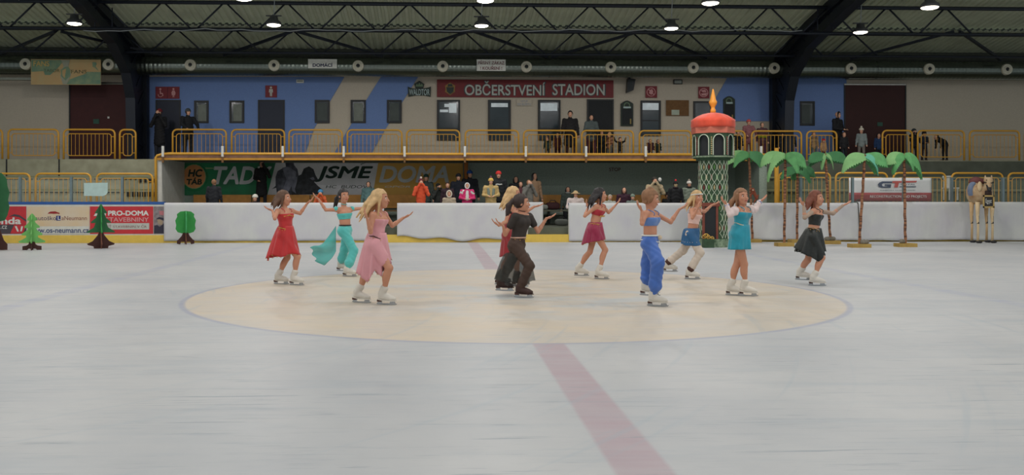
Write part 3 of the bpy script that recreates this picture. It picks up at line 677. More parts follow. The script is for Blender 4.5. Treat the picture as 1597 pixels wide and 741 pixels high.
# ================================================================== YELLOW RAILINGS
def rrect(x0, x1, z0, z1, r, y, bottom=True):
    pts = []
    def arc(cx_, cz_, a0, a1):
        for i in range(5): a = a0 + (a1 - a0) * i / 4; pts.append((cx_ + r * math.cos(a), y, cz_ + r * math.sin(a)))
    if not bottom: pts.append((x0, y, z0))
    else: arc(x0 + r, z0 + r, 1.5 * math.pi, math.pi)
    arc(x0 + r, z1 - r, math.pi, .5 * math.pi); arc(x1 - r, z1 - r, .5 * math.pi, 0)
    if not bottom: pts.append((x1, y, z0))
    else: arc(x1 - r, z0 + r, 0, -.5 * math.pi)
    return pts
bar_me = {}
def railing(px0, px1, Y, z0, z1, label, group, foot=None):
    x0, x1 = ax(px0, Y) + 0.03, ax(px1, Y) - 0.03; wd = x1 - x0
    t = thing('yellow_railing', ((x0 + x1) / 2, Y, z0), label, 'railing', group)
    r = min(0.16, wd * 0.35)
    obj('outer_frame', MB().tube(rrect(x0, x1, z0, z1, r, Y, False), 0.034, 8), m_yel, t, smooth=True)
    g = 0.13 if wd > 0.9 else 0.12; zi0, zi1 = z0 + 0.12, z1 - 0.15; xi0, xi1 = x0 + g, x1 - g
    obj('inner_frame', MB().tube(rrect(xi0, xi1, zi0, zi1, min(0.10, (xi1 - xi0) * .3), Y, True), 0.018, 6, closed=True), m_yel, t, smooth=True)
    n = max(2, int(round((xi1 - xi0) / 0.145))); key = round(zi1 - zi0, 3)
    for i in range(1, n):
        x = xi0 + (xi1 - xi0) * i / n
        if key not in bar_me: bm = MB().tube([(0, 0, 0), (0, 0, zi1 - zi0)], 0.0085, 6); o = obj('bar', bm, m_yel); bar_me[key] = o.data; o.parent = t
        else: o = bpy.data.objects.new('bar', bar_me[key]); COL.objects.link(o); o.parent = t
        o_ = org(t); o.location = (x - o_.x, 0, zi0 - o_.z)
    mb = MB()
    for zz in (zi1 - 0.1, zi0 + 0.1):
        mb.tube([(x0, Y, zz), (xi0, Y, zz)], 0.013, 6); mb.tube([(x1, Y, zz), (xi1, Y, zz)], 0.013, 6)
    obj('bracket', mb, m_yel, t)
    return t
GU = 'yellow railings along the upper walkway'; RY = 20.42
zt = az(203.5, RY)
upl = [(-78, 5, 'cut off at the left edge of the picture'), (11.5, 92.5, 'in front of the pale wall at far left'), (98, 180.5, 'in front of the maroon door by the west column'), (185.5, 213, 'narrow one next to the west column')]
for a_, b_, l in upl: railing(a_, b_, RY - 0.16, FZ, az(204, RY - .16), 'yellow upper walkway railing, ' + l, GU)
upc = [(268, 354, 'where the man with the grey cap leans'), (360, 445, 'below the men sign'), (449.5, 535, 'over the start of the beige stripe'), (540.5, 628, 'under the small window on the beige stripe'),
       (633, 718, 'in front of the first shop window'), (724.5, 810, 'in front of the second shop window'), (815.5, 900, 'in front of the person in the long black coat'), (906, 989, 'in front of the dark doorway'), (996, 1079, 'left of the painted tower roof'),
       (1086, 1163, 'behind the painted tower roof'), (1171, 1251, 'beside the foot of the east column'), (1257, 1306, 'short one left of the dark maroon door')]
for a_, b_, l in upc: railing(a_, b_, RY, FZ, zt, 'yellow upper walkway railing, ' + l, GU)
for a_, b_, l in [(1375, 1424, 'short one over the right edge of the maroon door'), (1430, 1505, 'in front of the child bending down'), (1511, 1591, 'above the camel figure'), (1597, 1680, 'cut off at the right edge of the picture')]:
    railing(a_, b_, RY - 0.16, FZ, az(204, RY - .16, 1500), 'yellow upper walkway railing, ' + l, GU)
GL = 'yellow railings behind the rink boards'; LY = 16.5
for a_, b_, l in [(-35, 48, 'behind the big round paper tree at left edge'), (54, 143, 'behind the pale green paper fir'), (149.5, 239.5, 'left of the covered bench')]:
    railing(a_, b_, LY, 1.0, az(271, LY, 150), 'yellow railing behind the advertising boards, ' + l, GL)
for a_, b_, l in [(1213, 1296, 'behind the paper palms at the bench corner'), (1302, 1385, 'behind the left half of the logo banner'), (1392, 1476, 'behind the right half of the logo banner'), (1483, 1565, 'behind the camel figure'), (1571, 1654, 'cut off at the right edge')]:
    railing(a_, b_, LY, 1.0, az(270, LY, 1400), 'yellow railing behind the cloth covered boards, ' + l, GL)

# ================================================================== ADVERTISING ON THE BOARDS AND BANNERS
AY = BY - 0.004
def board_ad(px0, px1, m, label):
    a, b_ = at(px0, 364.8, AY), at(px1, 322, AY)
    t = thing('board_advert', ((a.x + b_.x) / 2, AY, a.z), label, 'advertisement'); obj('panel', MB().box(a.x, b_.x, AY - 0.012, AY, a.z, b_.z), m, t); return t
AF = AY - 0.016
m_adr = mat('advert_red', (196, 44, 52), 0.5); m_adp = mat('advert_peach', (226, 196, 150), 0.5, rgb2=(214, 204, 188), scale=1.2); m_grey = mat('advert_grey', (70, 64, 70), 0.5)
t = board_ad(-60, 41, m_adr, 'red board advert with big white letters ending in nda, beside the round paper tree')
tpx('Honda', m_white, t, -26, 33, 339, 350, AF, bold=0.03, shear=0.0)
mb = MB(); ppoly(mb, [(0, 350.5), (41, 350.5), (41, 364.5), (-40, 364.5), (-40, 357)], AF, .004); ppoly(mb, [(14, 338), (22, 334), (30, 335.5), (41, 343), (41, 346), (30, 338.5), (20, 337)], AF, .004); obj('dark_shape', mb, m_grey, t)
mb = MB(); ppoly(mb, [(22, 350.8), (41, 350.8), (36, 364.3), (16, 364.3)], AF - .005, .004); obj('red_shape', mb, m_adr, t)
mb = MB(); ppoly(mb, [(23, 353), (26, 352.5), (29.5, 361), (27, 361.5)], AF - .01, .004); ppoly(mb, [(31.5, 361), (33, 353), (36, 353), (34, 361)], AF - .01, .004); obj('white_mark', mb, m_white, t)
tpx('.cz', m_white, t, 1, 11, 352, 357, AF - .005)
t = board_ad(42.5, 139.5, m_adp, 'cream and peach driving school advert with a website in blue letters')
mb = MB(); pbox(mb, 42.5, 139.5, 353, 364.8, AY, AF - .002, AF); obj('white_band', mb, m_board, t)
m_adi = mat('ink_purple', (74, 58, 92), 0.6); m_adbr = mat('ink_brown', (130, 70, 64), 0.6)
tpx('autoško', m_adi, t, 55, 87.5, 337, 343.5, AF, bold=0.0); tpx('aNeumann', m_adbr, t, 96, 135.5, 337, 343.5, AF, bold=0.0)
mb = MB(); pbox(mb, 88, 94.8, 336.5, 344, AY, AF - .004, AF); obj('letter_box', mb, mat('ink_blue', (40, 48, 120), 0.6), t); tpx('L', m_white, t, 90, 94, 337.3, 343, AF - .006, bold=0.03)
tpx('www.os-neumann.cz', mat('ink_slate', (72, 84, 120), 0.6), t, 45, 138.5, 357.5, 363.5, AF - .006, bold=0.02)
mb = MB(); ppoly(mb, [(74.5, 333.5), (76, 331.5), (79, 330), (86, 329.6), (90, 331.2), (93, 332), (92.5, 333.8), (89.5, 333.2), (84, 333.6), (79, 333.2)], AF, .004); obj('car_drawing', mb, mat('car_red', (150, 30, 34), 0.5), t)
t = board_ad(140.5, 239, m_adr, 'red board advert reading PRO-DOMA STAVEBNINY behind the dark green paper fir')
tpx('PRO-DOMA', m_white, t, 168.5, 232, 328.5, 336.5, AF, bold=0.04); tpx('STAVEBNINY', m_pink, t, 165, 232, 339, 346, AF, bold=0.02)
mb = MB(); pbox(mb, 154, 233, 348, 358, AY, AF - .003, AF); obj('pale_box', mb, m_let, t); tpx('SÍŤ STAVEBNIN V ČR', m_adbr, t, 165, 229, 350.5, 355.5, AF - .005, bold=0.0)
mb = MB(); ppoly(mb, [(146, 337), (150, 331), (154, 337)], AF, .004); ppoly(mb, [(161.5, 334.5), (165, 330), (165, 336.5)], AF, .004); obj('logo_mark', mb, m_white, t)
t = board_ad(240, 256.3, mat('photo_grey', (130, 120, 122), 0.6, var=0.5, scale=7), 'narrow photo advert at the end of the advertising boards')
mb = MB(); ppoly(mb, [(240.3, 364), (240.3, 352), (245, 351), (249, 354), (256, 348), (256, 364)], AF, .004); ppoly(mb, [(243, 342), (248, 338.5), (255, 340), (255.5, 344), (249, 342)], AF - .005, .004); obj('dark_shape', mb, mat('photo_dark', (44, 40, 58), 0.6), t)
mb = MB(); ppoly(mb, [(245, 342.5), (250, 341.5), (254, 345), (253, 351), (247, 350)], AF, .003); obj('pale_shape', mb, mat('photo_tan', (160, 140, 116), 0.6), t)
mb = MB(); ppoly(mb, [(248, 329), (256, 329), (256, 336), (249, 335)], AF, .003); obj('pink_shape', mb, mat('photo_pink', (180, 110, 116), 0.6), t)

# paper sheet stuck on the glass
a, b_ = at(131, 306, BY + .03), at(168, 285, BY + .03); t = thing('paper_sheet', ((a.x + b_.x) / 2, BY + .03, a.z), 'pale blue paper sheet with rounded corner stuck on the rink glass above the fir', 'paper')
mb = MB(); ppoly(mb, [(131, 285.5), (168, 285), (168, 300), (165, 304), (160, 306), (131, 305.5)], BY + .035, .006); obj('sheet', mb, mat('paper_pale_blue', (184, 208, 204), 0.7), t)
for k, (x0, x1, y0, y1) in enumerate(((1481, 1493, 280, 304),)):
    a, b_ = at(x0, y1, 16.9), at(x1, y0, 16.9); t = thing('plastic_chair', ((a.x + b_.x) / 2, 17.0, 1.28), 'white slatted plastic chair behind the glass left of the camel figure', 'chair')
    for j in range(4): xx = a.x + (b_.x - a.x) * (j + .5) / 4; obj('back_slat', MB().box(xx - .03, xx + .03, 17.25, 17.28, 1.7, 2.05), m_white, t)
    obj('seat', MB().box(a.x - .04, b_.x + .04, 16.85, 17.28, 1.66, 1.70), m_white, t); obj('top_rail', MB().box(a.x - .03, b_.x + .03, 17.25, 17.29, 2.03, 2.10), m_white, t)
    for xx in (a.x, b_.x):
        for yy in (16.88, 17.22): obj('leg', MB().box(xx - .02, xx + .02, yy, yy + .04, 1.28, 1.68), m_white, t)

# long club banner on the bench back wall
NY = 19.46
a, b_ = at(257, 305, NY), at(721, 251, NY)
ban = thing('club_banner', ((a.x + b_.x) / 2, NY, a.z), 'long green, white and orange club banner with large slanted letters on the bench wall', 'banner')
m_bg = mat('banner_dark_green', (54, 120, 84), 0.7, rgb2=(44, 150, 98), scale=1.5); m_bw = mat('banner_white', (224, 226, 226), 0.7, rgb2=(234, 232, 236), scale=2); m_bo = mat('banner_gold', (236, 182, 92), 0.7, rgb2=(220, 174, 84), scale=1.5)
zb = az(304.5, NY, 450); ztb = az(249, NY, 450)
def npoly(name, pts, m, dy, parent=ban):
    mb = MB(); P = [at(x, 300, NY) for x, y in pts]
    mb.prism([(at(x, y, NY).x, min(2.58, at(x, y, NY).z)) for x, y in pts], (0, NY - dy, 0), (1, 0, 0), (0, 0, 1), 0.006); return obj(name, mb, m, parent)
npoly('green_field', [(257, 249), (430, 249), (417, 304.5), (257, 304.5)], m_bg, 0.004)
npoly('white_field', [(430, 249), (590, 249), (581, 304.5), (417, 304.5)], m_bw, 0.004)
npoly('gold_field', [(590, 249), (722, 249), (722, 304.5), (581, 304.5)], m_bo, 0.004)
m_cop = mat('banner_copper', (226, 156, 96), 0.7)
npoly('glow_ring', [(303 + 22 * math.cos(i * .4), 277 + 22.5 * math.sin(i * .4)) for i in range(16)], mat('glow_green', (30, 130, 78), 0.7), 0.010)
npoly('badge_rim', [(303 + 18.6 * math.cos(i * .35), 275.5 + 19.3 * math.sin(i * .35)) for i in range(18)], mat('rim_pale', (150, 180, 130), 0.7), 0.016)
npoly('badge', [(303 + 17.6 * math.cos(i * .35), 275.5 + 18.3 * math.sin(i * .35)) for i in range(18)], m_cop, 0.022)
npoly('ray', [(270, 263.5), (287, 264.5), (286, 266), (272, 265)], MATS['rim_pale'], 0.014); npoly('ray', [(320, 261), (336, 262), (334, 263.2), (321, 264)], MATS['rim_pale'], 0.014)
m_dg = mat('ink_dark_green', (20, 50, 38), 0.7)
tpx('HC', m_dg, ban, 293, 316, 264, 276, NY - .028, bold=0.04, shear=.2); tpx('TÁB', m_dg, ban, 291, 315, 277, 288, NY - .028, bold=0.04, shear=.1)
tpx('TADY', m_bw, ban, 333, 424, 259.5, 287.5, NY - .014, bold=0.03, shear=.25)
tpx('JSME', m_dg, ban, 491, 582, 259, 284, NY - .014, bold=0.03, shear=.25)
npoly('accent', [(562, 256), (569, 250.5), (580, 252), (579, 253.4), (570, 252.4), (563, 257)], m_dg, 0.012)
m_silv = mat('banner_silver', (206, 210, 208), 0.6)
tpx('DOMA', m_silv, ban, 591, 700, 258.5, 285, NY - .014, bold=0.03, shear=.25)
tpx('HC  BUDOVA', m_dg, ban, 508, 580, 289, 293.6, NY - .012, bold=0.0, shear=.2); tpx('OPÓR  KRAJE', m_silv, ban, 600, 690, 289, 293.6, NY - .012, bold=0.0, shear=.2)
m_pl = mat('player_dark', (46, 48, 58), 0.7, rgb2=(110, 112, 124), scale=5); m_pl2 = mat('player_pale', (130, 132, 146), 0.7, var=0.3, scale=6)
npoly('player_print', [(424, 295), (430, 290), (430, 276), (433, 267), (438, 264), (446, 260), (445, 254), (450, 250), (458, 251), (459, 258), (464, 264), (466, 275), (470, 285), (466, 304), (432, 304), (431, 293)], m_pl, 0.012)
npoly('player_print', [(455, 304), (453, 286), (460, 277), (470, 272), (474, 263), (482, 259.5), (489, 264), (492, 273), (496, 280), (490, 284), (496, 290), (503, 296), (500, 303)], mat('player_black', (38, 42, 44), 0.7, rgb2=(70, 72, 78), scale=7), 0.016)
npoly('player_detail', [(440, 262), (447, 260), (453, 262), (462, 268), (461, 280), (455, 290), (449, 301), (440, 298), (447, 280)], m_pl2, 0.018)
npoly('player_detail', [(454, 285), (458, 278), (464, 275), (463, 285), (460, 295), (462, 302), (456, 298)], m_pl2, 0.022)
npoly('player_detail', [(483, 278), (489, 276), (491, 280), (487, 281)], m_pl2, 0.022)
# faint red lettering on the green bench wall
t = thing('wall_marking', (ax(959, NY), NY, az(268, NY, 959)), 'faint dark red stencilled word on the green bench wall', 'marking')
tpx('STOP', mat('ink_faded_red', (96, 44, 44), 0.8), t, 950, 968, 261.5, 267, NY - .002, bold=0.01)
# logo banner on the right railing
GY = 16.38
a, b_ = at(1325, 312, GY), at(1453, 277, GY)
t = thing('sponsor_banner', ((a.x + b_.x) / 2, GY, a.z), 'white and red sponsor banner with a blue and red logo on the yellow railing', 'banner')
mb = MB(); A_ = at(1324, 314, GY); B_ = at(1452.5, 277.5, GY)
mb.grid(lambda u, v: (A_.x + (B_.x - A_.x) * u, GY - 0.02 * math.sin(u * 19) * (1 - v), A_.z + (B_.z - A_.z) * v), 40, 8); obj('sheet', mb, m_bw, t, smooth=True, solid=.004)
mb = MB(); zz = az(300.5, GY, 1390); mb.grid(lambda u, v: (A_.x + (B_.x - A_.x) * u, GY - 0.012 - 0.02 * math.sin(u * 19) * (1 - v * .4), A_.z + (zz - A_.z) * v), 40, 4); obj('red_band', mb, mat('banner_band_red', (150, 42, 48), 0.6), t, smooth=True, solid=.003)
m_nv = mat('logo_navy', (28, 44, 84), 0.5); m_lr = mat('logo_red', (190, 60, 52), 0.5); GF = GY - 0.045
mb = MB(); ppoly(mb, [(1392, 283), (1376, 283), (1371, 285), (1369, 288), (1370.5, 291.5), (1375, 293), (1389, 293), (1390, 287.5), (1380, 287.5), (1379.5, 289.6), (1384, 289.8), (1384, 290.8), (1377, 290.8), (1375, 288.5), (1377, 286), (1391, 285.6)], GF, .004); obj('logo_letter', mb, m_nv, t)
mb = MB(); ppoly(mb, [(1392, 282.5), (1430, 282), (1429, 284.5), (1402, 285.2), (1400, 292.5), (1394.5, 292.5), (1396, 285.5), (1391.5, 285.5)], GF, .004); obj('logo_letter', mb, m_lr, t)
tpx('ROYAL', m_nv, t, 1405, 1428, 286.5, 289, GF); mb = MB(); pbox(mb, 1402, 1427.5, 290.6, 292, GY, GF - .002, GF + .002); obj('logo_bar', mb, m_nv, t)
tpx('KOMERČNÍ A TECHNICKÉ STAVBY', m_nv, t, 1373, 1428, 295.4, 297.6, GF); tpx('RECONSTRUCTION AND PROJECTS', m_bw, t, 1357, 1445, 304.5, 309.5, GY - .06, bold=0.0)
bag(1341, 16.25, 1.0, 0.24, (62, 68, 62), 'grey green bag hanging at the glass in front of the sponsor banner')

# ================================================================== FIGURES: smooth-blended solids turned into one skin
class Field:
    def __init__(s, lo, hi, h):
        s.h = h; s.lo = np.array(lo, float); n = np.maximum(4, np.ceil((np.array(hi, float) - s.lo) / h).astype(int) + 1); s.n = n
        s.a = np.ones(n, np.float32); s.ax = [s.lo[i] + h * np.arange(n[i]) for i in range(3)]
    def sl(s, lo, hi, m):
        i0 = np.maximum(0, np.floor((np.minimum(lo, hi) - m - s.lo) / s.h).astype(int)); i1 = np.minimum(s.n, np.ceil((np.maximum(lo, hi) + m - s.lo) / s.h).astype(int) + 1)
        if (i1 <= i0).any(): return None, None
        S = tuple(slice(a, b) for a, b in zip(i0, i1))
        P = (s.ax[0][S[0]][:, None, None], s.ax[1][S[1]][None, :, None], s.ax[2][S[2]][None, None, :]); return S, P
    def put(s, S, d, k):
        a = s.a[S]
        if k > 0:
            h = np.clip(0.5 + 0.5 * (a - d) / k, 0, 1); s.a[S] = a * (1 - h) + d * h - k * h * (1 - h)
        else: s.a[S] = np.minimum(a, d)
    def cone(s, a, b, r1, r2, k=0.02):
        a = np.array(a, float); b = np.array(b, float); r = max(r1, r2)
        S, P = s.sl(np.minimum(a, b) - r, np.maximum(a, b) + r, k + 2 * s.h)
        if S is None: return s
        ba = b - a; L = max(1e-9, float(ba @ ba)); t = np.clip(sum((P[i] - a[i]) * ba[i] for i in range(3)) / L, 0, 1)
        d = np.sqrt(sum((P[i] - a[i] - ba[i] * t) ** 2 for i in range(3))) - (r1 + (r2 - r1) * t); s.put(S, d, k); return s
    def ell(s, c, r, ex=(1, 0, 0), ez=(0, 0, 1), k=0.02):
        c = np.array(c, float); ez = np.array(ez, float); ez /= np.linalg.norm(ez); ex = np.array(ex, float); ex = ex - ez * (ex @ ez); ex /= np.linalg.norm(ex); ey = np.cross(ez, ex); R_ = max(r)
        S, P = s.sl(c - R_, c + R_, k + 2 * s.h)
        if S is None: return s
        q = [sum((P[i] - c[i]) * e[i] for i in range(3)) for e in (ex, ey, ez)]
        k0 = np.sqrt(sum((q[i] / r[i]) ** 2 for i in range(3))); k1 = np.sqrt(sum((q[i] / r[i] ** 2) ** 2 for i in range(3))) + 1e-9
        s.put(S, k0 * (k0 - 1) / k1, k); return s
    def ec(s, a, b, ra, rb, ex, k=0.03):
        """tapered elliptic limb: radii (side, depth) at both ends, ex = side direction"""
        a = np.array(a, float); b = np.array(b, float); ba = b - a; L = float(np.linalg.norm(ba)); ez = ba / L; ex = np.array(ex, float); ex = ex - ez * (ex @ ez); ex /= np.linalg.norm(ex); ey = np.cross(ez, ex)
        R_ = max(*ra, *rb); S, P = s.sl(np.minimum(a, b) - R_, np.maximum(a, b) + R_, k + 2 * s.h)
        if S is None: return s
        z = sum((P[i] - a[i]) * ez[i] for i in range(3)); t = np.clip(z / L, 0, 1); x = sum((P[i] - a[i]) * ex[i] for i in range(3)); y = sum((P[i] - a[i]) * ey[i] for i in range(3))
        rx = ra[0] + (rb[0] - ra[0]) * t; ry = ra[1] + (rb[1] - ra[1]) * t; zo = z - t * L; mr = np.minimum(rx, ry)
        d = (np.sqrt((x / rx) ** 2 + (y / ry) ** 2 + (zo / mr) ** 2) - 1) * mr; s.put(S, d, k); return s
    def cut(s, fn):
        P = (s.ax[0][:, None, None], s.ax[1][None, :, None], s.ax[2][None, None, :]); s.a = np.maximum(s.a, fn(*P).astype(np.float32)); return s
    def warp(s, fn):
        P = (s.ax[0][:, None, None], s.ax[1][None, :, None], s.ax[2][None, None, :]); s.a = s.a + fn(*P).astype(np.float32); return s
    def mesh(s, name, off):
        a = s.a; a = np.pad(a, 1, constant_values=1.0); ins = a < 0; n = np.array(a.shape); cnt = np.zeros(n - 1, np.int8)
        C = [(i, j, k) for i in (0, 1) for j in (0, 1) for k in (0, 1)]
        for c in C: cnt += ins[c[0]:n[0]-1+c[0], c[1]:n[1]-1+c[1], c[2]:n[2]-1+c[2]]
        I, J, K = np.nonzero((cnt > 0) & (cnt < 8)); N = len(I); me = bpy.data.meshes.new(name)
        if N == 0: return me
        idx = -np.ones(n - 1, np.int64); idx[I, J, K] = np.arange(N); pos = np.zeros((N, 3)); w_ = np.zeros(N)
        for A in C:
            for ax_ in range(3):
                if A[ax_]: continue
                B = list(A); B[ax_] = 1
                va = a[I + A[0], J + A[1], K + A[2]]; vb = a[I + B[0], J + B[1], K + B[2]]; m = (va < 0) != (vb < 0)
                t = np.where(m, va / np.where(m, va - vb, 1), 0); q = np.zeros((N, 3)) + np.array(A); q[:, ax_] += t; pos += q * m[:, None]; w_ += m
        pos = pos / w_[:, None] + np.stack([I, J, K], 1) - 1; V = s.lo + pos * s.h - np.array(off)
        F = []
        for ax_ in range(3):
            u, v = (ax_ + 1) % 3, (ax_ + 2) % 3; sh = [slice(1, -1)] * 3; sh[ax_] = slice(0, -1); s2 = [slice(1, -1)] * 3; s2[ax_] = slice(1, None)
            x0 = ins[tuple(sh)]; x1 = ins[tuple(s2)]; G = np.argwhere(x0 != x1)
            if not len(G): continue
            flip = x0[tuple(G.T)]; base = G.copy(); base[:, u] += 1; base[:, v] += 1
            def cell(du, dv):
                c = base.copy(); c[:, u] -= du; c[:, v] -= dv; return idx[c[:, 0], c[:, 1], c[:, 2]]
            q = np.stack([cell(1, 1), cell(0, 1), cell(0, 0), cell(1, 0)], 1); q[~flip] = q[~flip][:, ::-1]; F.append(q)
        F = np.concatenate(F); F = F[(F >= 0).all(1)]
        me.vertices.add(N); me.vertices.foreach_set('co', V.astype(np.float32).ravel()); me.loops.add(len(F) * 4); me.loops.foreach_set('vertex_index', F.astype(np.int32).ravel())
        me.polygons.add(len(F)); me.polygons.foreach_set('loop_start', np.arange(0, len(F) * 4, 4, dtype=np.int32)); me.polygons.foreach_set('loop_total', np.full(len(F), 4, np.int32))
        me.update(calc_edges=True); me.shade_smooth(); return me

def V3(p): return np.array((p[0], p[1], p[2]), float)
def unit(v): v = np.array(v, float); return v / (np.linalg.norm(v) + 1e-9)
UP = np.array((0, 0, 1.0))
def bounds(pts, m): P = np.array(pts); return P.min(0) - m, P.max(0) + m
def reach(S, px, py, L, sg):
    """point at distance about L from S that the camera sees at (px,py); sg<0 towards the camera"""
    Y = S[1]
    for _ in range(6):
        p = V3(at(px, py, Y)); dd = L * L - (p[0] - S[0]) ** 2 - (p[2] - S[2]) ** 2; Y = S[1] + sg * math.sqrt(max(0, dd))
    return V3(at(px, py, Y))

SKIN = mat('skin', (196, 138, 110), 0.55, var=0.04, scale=5); SKIN2 = mat('skin_tan', (214, 162, 134), 0.55, var=0.04, scale=5)
m_eye = mat('eye_dark', (30, 24, 22), 0.3); m_lip = mat('lip_red', (170, 70, 76), 0.5); m_eyew = mat('eye_white', (225, 222, 215), 0.4)
m_boot = mat('boot_white', (212, 206, 196), 0.5, var=0.04); m_bootb = mat('boot_brown', (58, 34, 28), 0.6); m_heel = mat('boot_heel', (70, 36, 26), 0.5); m_blade = mat('blade_steel', (170, 175, 180), 0.25, 0.9)
m_gold = mat('gold_trim', (206, 166, 84), 0.35, 0.6)

def hand(f, w_, d, n, s, curl=0.35, side=1):
    """palm and five fingers from wrist w_, pointing along d, back of the hand along n"""
    d = unit(d); n = unit(n - d * (n @ d)); q = np.cross(d, n) * side
    c = w_ + d * 0.045 * s; f.ell(c, (0.038 * s, 0.016 * s, 0.048 * s), ex=q, ez=d, k=0.012)
    for i, (off, L) in enumerate(((0.028, .070), (0.010, .080), (-0.009, .074), (-0.027, .058))):
        a = w_ + d * 0.075 * s + q * off * s; b = a + (d + q * off * 3 - n * curl * 0.4) * L * 0.5 * s; c2 = b + unit(d + q * off * 3 - n * curl * 1.4) * L * 0.5 * s
        f.cone(a, b, .0095 * s, .0085 * s, 0.004); f.cone(b, c2, .0085 * s, .007 * s, 0.003)
    a = w_ + d * 0.03 * s + q * 0.03 * s; b = a + unit(d * .7 + q * .8 - n * .2) * 0.034 * s; c2 = b + unit(d + q * .3 - n * .2) * 0.028 * s
    f.cone(a, b, .012 * s, .0105 * s, 0.006); f.cone(b, c2, .0105 * s, .008 * s, 0.003)

def head_shape(f, c, fw, up, s, neck):
    """skull, jaw, nose, ears; c = centre of the skull, fw = where the face points"""
    fw = unit(fw); up = unit(up - fw * (up @ fw)); sd = np.cross(fw, up)
    f.ell(c + up * .018 * s - fw * .008 * s, (.072 * s, .090 * s, .088 * s), ex=sd, ez=up, k=0.01)
    f.ell(c - up * .040 * s + fw * .026 * s, (.054 * s, .062 * s, .070 * s), ex=sd, ez=up, k=0.03)
    f.ell(c - up * .088 * s + fw * .056 * s, (.022 * s, .020 * s, .018 * s), ex=sd, ez=up, k=0.025)
    f.cone(c + up * .006 * s + fw * .080 * s, c - up * .026 * s + fw * .098 * s, .008 * s, .0105 * s, 0.010)
    f.ell(c - up * .056 * s + fw * .083 * s, (.020 * s, .010 * s, .010 * s), ex=sd, ez=up, k=0.008)
    for g in (-1, 1):
        f.ell(c + sd * g * .073 * s - up * .012 * s - fw * .004 * s, (.010 * s, .018 * s, .026 * s), ex=sd, ez=up, k=0.006)
        f.ell(c + sd * g * .036 * s - up * .026 * s + fw * .066 * s, (.020 * s, .016 * s, .018 * s), ex=sd, ez=up, k=0.015)
    f.cone(neck, c - up * .05 * s - fw * .015 * s, .042 * s, .040 * s, 0.02)
    return sd, up
def face_parts(t, c, fw, up, sd, s, off, simple=False):
    off = Vector(off)
    for g in (-1, 1):
        p = c + sd * g * .031 * s + up * .004 * s + fw * (.0655 if not simple else .070) * s
        if not simple: obj('eye', MB().ball(p, .0130 * s, 8, 6), m_eyew, t, smooth=True)
        obj('iris' if not simple else 'eye', MB().ball(p + fw * (.0062 * s if not simple else 0), (.0085 if not simple else .013) * s, 8, 6), m_eye, t, smooth=True)
        if not simple:
            p = p + fw * .012 * s; a = p + up * .020 * s - sd * g * .012 * s; b = p + up * .024 * s + sd * g * .004 * s - fw * .003 * s; c_ = p + up * .017 * s + sd * g * .018 * s - fw * .012 * s
            obj('eyebrow', MB().tube([Vector(a), Vector(b), Vector(c_)], .0035 * s, 5), mat('brow', (80, 56, 40), 0.8), t, smooth=True)
    p = c - up * .056 * s + fw * .091 * s
    obj('lips', MB().tube([Vector(p - sd * .020 * s - fw * .006 * s), Vector(p - sd * .008 * s + up * .002 * s), Vector(p + sd * .008 * s + up * .002 * s), Vector(p + sd * .020 * s - fw * .006 * s)], [.004 * s, .007 * s, .007 * s, .004 * s], 6), m_lip, t, smooth=True)

